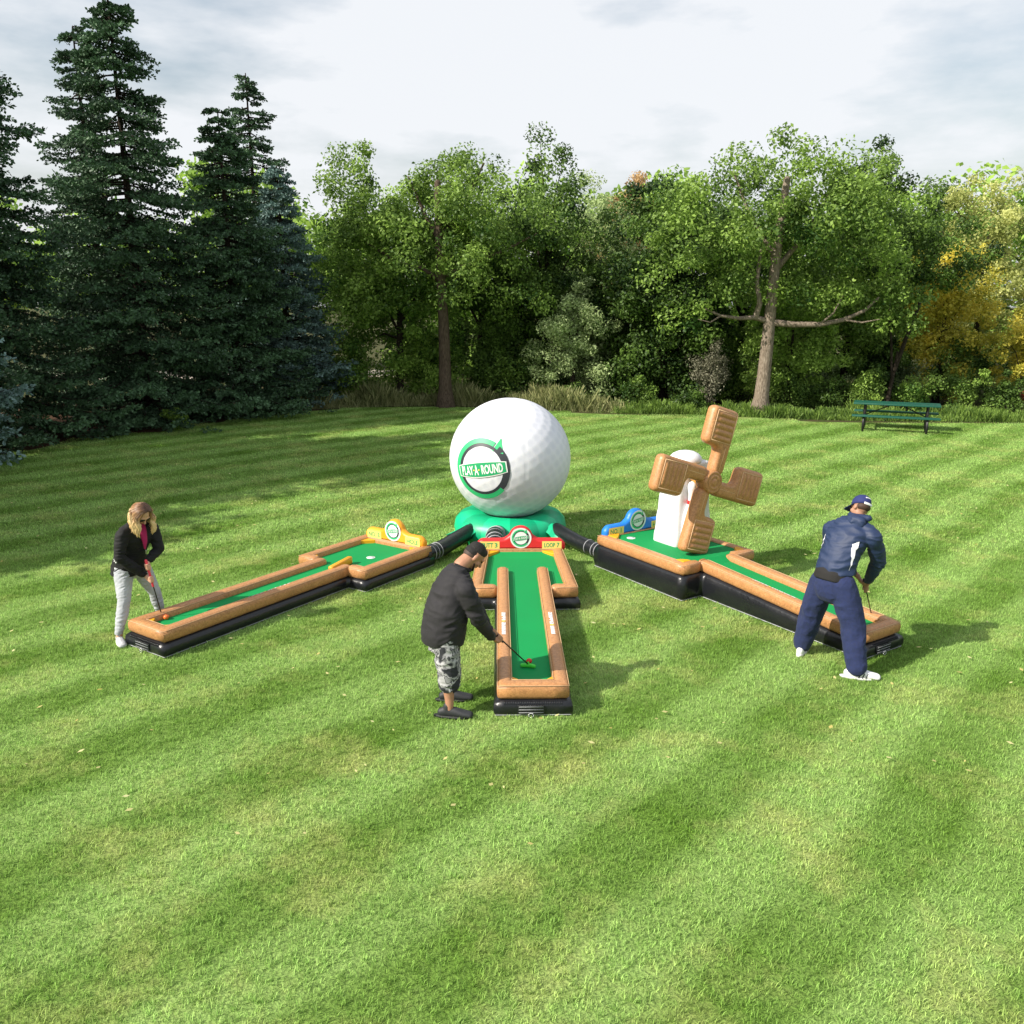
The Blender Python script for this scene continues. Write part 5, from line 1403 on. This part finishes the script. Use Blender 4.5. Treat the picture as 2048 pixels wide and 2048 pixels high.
    for sg in (-1, 1): mb.add(*ellipsoid(P(sg * .03, .080, .004), (.012, .006, .008), R, 10, 8))
    rel(mb.build('eyes', mat('eye', (.03, .02, .015), .2), e), base)
    putter('black putter with lime green head held by the man in black', head, top, (.2, .97, 0), M_LIME, G_BLK, .22)
man_black()

# ---------------- man in navy, right lane
def man_navy():
    base = (3.25, 8.02, 0); F_, f, l = frame(base, math.radians(33))
    e = empty('person', base, label='man in navy tracksuit and cap putting on the right lane, back to the view', cat='person')
    pel = F_(-.04, 0.03, .93); waist = F_(.03, .05, 1.12); chest = F_(.14, .055, 1.33); nk = F_(.235, .02, 1.50)
    sR = F_(.22, -.185, 1.40); sL = F_(.17, .265, 1.40); eR = F_(.39, -.15, 1.09); eL = F_(.30, .36, 1.13)
    gaze = (f * .12 + l * .92 + Vector((0, 0, -.38))).normalized(); hc = F_(.275, .03, 1.62)
    head = Vector((3.955, 8.77, .222)); top = F_(.455, .025, .84)
    axis = (top - head).normalized(); gU = top - axis * .06; gL = top - axis * .165
    wR = gL - f * .055 - l * .045 + Vector((0, 0, .06)); wL = gU - f * .02 + l * .07 + Vector((0, 0, .05))
    hR = F_(-.04, -.085, .90); hL = F_(-.03, .15, .90); kR = F_(.015, -.20, .50); kL = F_(.02, .29, .50); aR = F_(-.03, -.315, .085); aL = F_(.03, .38, .085)
    b = MB()
    b.loft([pel, waist, chest, F_(.19, .04, 1.42), nk], [(.15, .11), (.14, .10), (.17, .11), (.16, .09), (.06, .055)], n=20, hint=l)
    b.loft([nk, F_(.26, .02, 1.56)], [.058, .056], n=14); P, R = head_shape(b, hc, gaze, Vector((0, 0, 1)) + f * .45 - l * .1, 1.0)
    for s_, el, w in ((sR, eR, wR), (sL, eL, wL)): limb(b, [s_ - Vector((0, 0, .05)), s_.lerp(el, .5), el, el.lerp(w, .5), w], [.052, .048, .040, .036, .027])
    hand(b, wR, gL, axis, -f * .8 - l * .6, 1.0); hand(b, wL, gU, axis, -f * .3 + l * .8, 1.0)
    for h_, k_, a_ in ((hR, kR, aR), (hL, kL, aL)): limb(b, [h_, h_.lerp(k_, .5), k_, k_.lerp(a_, .35), a_, a_ - Vector((0, 0, .04))], [.09, .075, .055, .055, .036, .036])
    fused(b, 'body', .007, SK_D, e, base, 2)
    J = mat('navy_nylon', (.012, .027, .078), .62, var=.06, vscale=5, bump=.25, bscale=14, bdist=.01)
    g = MB()
    g.loft([F_(-.005, .04, .99), F_(.0, .045, 1.06), F_(.05, .05, 1.18), chest, F_(.19, .045, 1.42), F_(.215, .03, 1.47), F_(.235, .02, 1.51)],
           [(.200, .170), (.194, .160), (.196, .150), (.222, .150), (.205, .118), (.15, .10), (.08, .075)], n=26, hint=l, round_caps=False)
    for s_ in (sR, sL): g.loft([F_(.22, .03, 1.47), F_(.21, .03, 1.45).lerp(s_, .6), s_ - Vector((0, 0, .035))], [.07, .076, .082], n=14)
    for s_, el, w in ((sR, eR, wR), (sL, eL, wL)): limb(g, [s_ - Vector((0, 0, .035)), s_.lerp(el, .5), el, el.lerp(w, .45), el.lerp(w, .80)], [.082, .078, .072, .062, .048])
    jk = fused(g, 'jacket', .010, J, e, base, 12, .024, .075)
    g = MB(); g.loft([F_(.17, .06, 1.50), F_(.155, .0, 1.485), F_(.175, -.07, 1.50)], [(.060, .040), (.085, .052), (.060, .040)], n=16, hint=(0, 0, 1)); g.loft([F_(.16, .03, 1.46), F_(.11, .02, 1.40)], [(.085, .045), (.045, .028)], n=14, hint=l); g.loft([F_(.24, .10, 1.54), F_(.19, .02, 1.53), F_(.25, -.09, 1.54)], [.034, .048, .034], n=12)
    fused(g, 'hood', .009, J, e, base, 5, .016, .05)
    # white side panels on the jacket back: shrink-fitted blades of cloth
    def panel(pts, wd, off):
        mb = MB(); nseg = len(pts)
        V = []; Fq = []
        for i, (p, w) in enumerate(zip(pts, wd)):
            for sg in (-1, -.33, .33, 1): V.append(p + l * (w * sg) - Vector(base))
        for i in range(nseg - 1):
            for j in range(3): Fq.append((i * 4 + j, i * 4 + j + 1, (i + 1) * 4 + j + 1, (i + 1) * 4 + j))
        o = mk('white_panel', V, Fq, mat('white_nylon', (.74, .75, .80), .5) if 'white_nylon' not in bpy.data.materials else bpy.data.materials['white_nylon'], jk)
        sb = o.modifiers.new('sub', 'SUBSURF'); sb.levels = 3; sb.render_levels = 3; sb.subdivision_type = 'SIMPLE'
        sw = o.modifiers.new('wrap', 'SHRINKWRAP'); sw.target = jk; sw.wrap_method = 'PROJECT'; sw.use_negative_direction = True; sw.use_positive_direction = True
        sw.use_project_x = True; sw.use_project_y = True; sw.use_project_z = False; sw.wrap_method = 'NEAREST_SURFACEPOINT'; sw.offset = .004; sw.wrap_mode = 'ABOVE_SURFACE'
    panel([F_(.05, -.135, 1.34), F_(.03, -.128, 1.30), F_(.0, -.138, 1.23), F_(-.03, -.150, 1.15), F_(-.06, -.158, 1.07)], [.020, .042, .036, .020, .004], 0)
    panel([F_(.03, .215, 1.34), F_(.01, .225, 1.28), F_(-.01, .225, 1.20), F_(-.03, .215, 1.12)], [.006, .018, .020, .006], 0)
    g = MB(); g.loft([F_(-.045, .045, .925), F_(-.035, .045, .98), F_(-.01, .045, 1.04)], [(.190, .163), (.188, .158), (.176, .140)], n=22, hint=l, round_caps=False); fused(g, 'undershirt', .010, mat('charcoal_shirt', (.010, .009, .009), .85), e, base, 3)
    T = mat('navy_sweatpants', (.012, .021, .078), .9, var=.12, vscale=40, bump=.6, bscale=9, bdist=.02, sheen=.03)
    g = MB(); g.loft([F_(-.04, .03, .945), F_(-.05, .03, .90), F_(-.05, .03, .83)], [(.172, .132), (.180, .140), (.182, .145)], n=22, hint=l)
    for h_, k_, a_ in ((hR, kR, aR), (hL, kL, aL)): limb(g, [h_, h_.lerp(k_, .4), k_, k_.lerp(a_, .5), a_ + Vector((0, 0, .04))], [.120, .128, .120, .110, .094])
    fused(g, 'trousers', .010, T, e, base, 8, .024, .09, (1.5, 1.5, 1.2))
    wl = mat('white_leather', (.78, .78, .79), .4, var=.05); ws = mat('white_sole', (.72, .72, .70), .5)
    shoe(e, base, aR, Vector((.95, -.25, 0)), 1.08, wl, ws, stripes=P_DARK, lace=P_WHITE); shoe(e, base, aL, Vector((.55, .8, 0)), 1.08, wl, ws, stripes=P_DARK, lace=P_WHITE)
    # cap
    CN = mat('navy_cap_cloth', (.014, .022, .115), .8, bump=.3, bscale=30); g = MB()
    V, Fq = [], []
    n = 28; prof = [(1.0, .018), (1.03, .045), (.98, .075), (.80, .105), (.52, .124), (.2, .132), (.01, .133)]
    for r, z in prof:
        for k in range(n): t = 2 * PI * k / n; V.append(P(.081 * r * math.cos(t), -.006 + .099 * r * math.sin(t), z))
    for i in range(len(prof) - 1):
        for k in range(n): Fq.append((i * n + k, i * n + (k + 1) % n, (i + 1) * n + (k + 1) % n, (i + 1) * n + k))
    o = mk('cap', [v - Vector(base) for v in V], Fq, CN, e); s_ = o.modifiers.new('thick', 'SOLIDIFY'); s_.thickness = .004
    V = []; Fq = []; nn = 14
    for i in range(nn + 1):
        t = math.radians(22 + 136 * i / nn)
        V.append(P(.080 * math.cos(t), -.006 + .099 * math.sin(t), .024)); V.append(P(.074 * math.cos(t), .085 + .115 * math.sin(t) * .95, .016 - .010 * abs(math.cos(t)))) 
    for i in range(nn): Fq.append((2 * i, 2 * i + 1, 2 * i + 3, 2 * i + 2))
    br_ = mk('brim', [v - Vector(base) for v in V], Fq, CN, o); s_ = br_.modifiers.new('thick', 'SOLIDIFY'); s_.thickness = .005
    mb = MB(); mb.loft([P(-.045, -.098, .020), P(0, -.110, .018), P(.045, -.098, .020)], [(.005, .013)] * 3, n=8, hint=R @ Vector((0, 1, 0))); rel(mb.build('white_strap', P_WHITE, None), base).parent = o
    mb = MB(); mb.loft([P(-.03, -.092, .082), P(0, -.097, .084), P(.03, -.092, .082)], [(.004, .007)] * 3, n=8, hint=R @ Vector((0, 1, 0))); rel(mb.build('white_mark', P_WHITE, None), base).parent = o
    g = MB(); g.add(*ellipsoid(P(0, -.036, .000), (.0735, .071, .050), R)); fused(g, 'hair', .006, mat('short_dark_hair', (.05, .025, .016), .7), e, base, 2)
    mb = MB()
    for sg in (-1, 1): mb.loft([P(sg * .066, .06, .012), P(sg * .078, -.02, .008)], [.003, .003], n=6); mb.add(*ellipsoid(P(sg * .03, .087, .006), (.024, .007, .014), R, 10, 8))
    rel(mb.build('sunglasses', mat('black_plastic', (.01, .01, .01), .2), e), base)
    putter('black putter held by the man in navy', head, top, (-.54, .84, 0), M_LIME, G_BLK, .24)
man_navy()
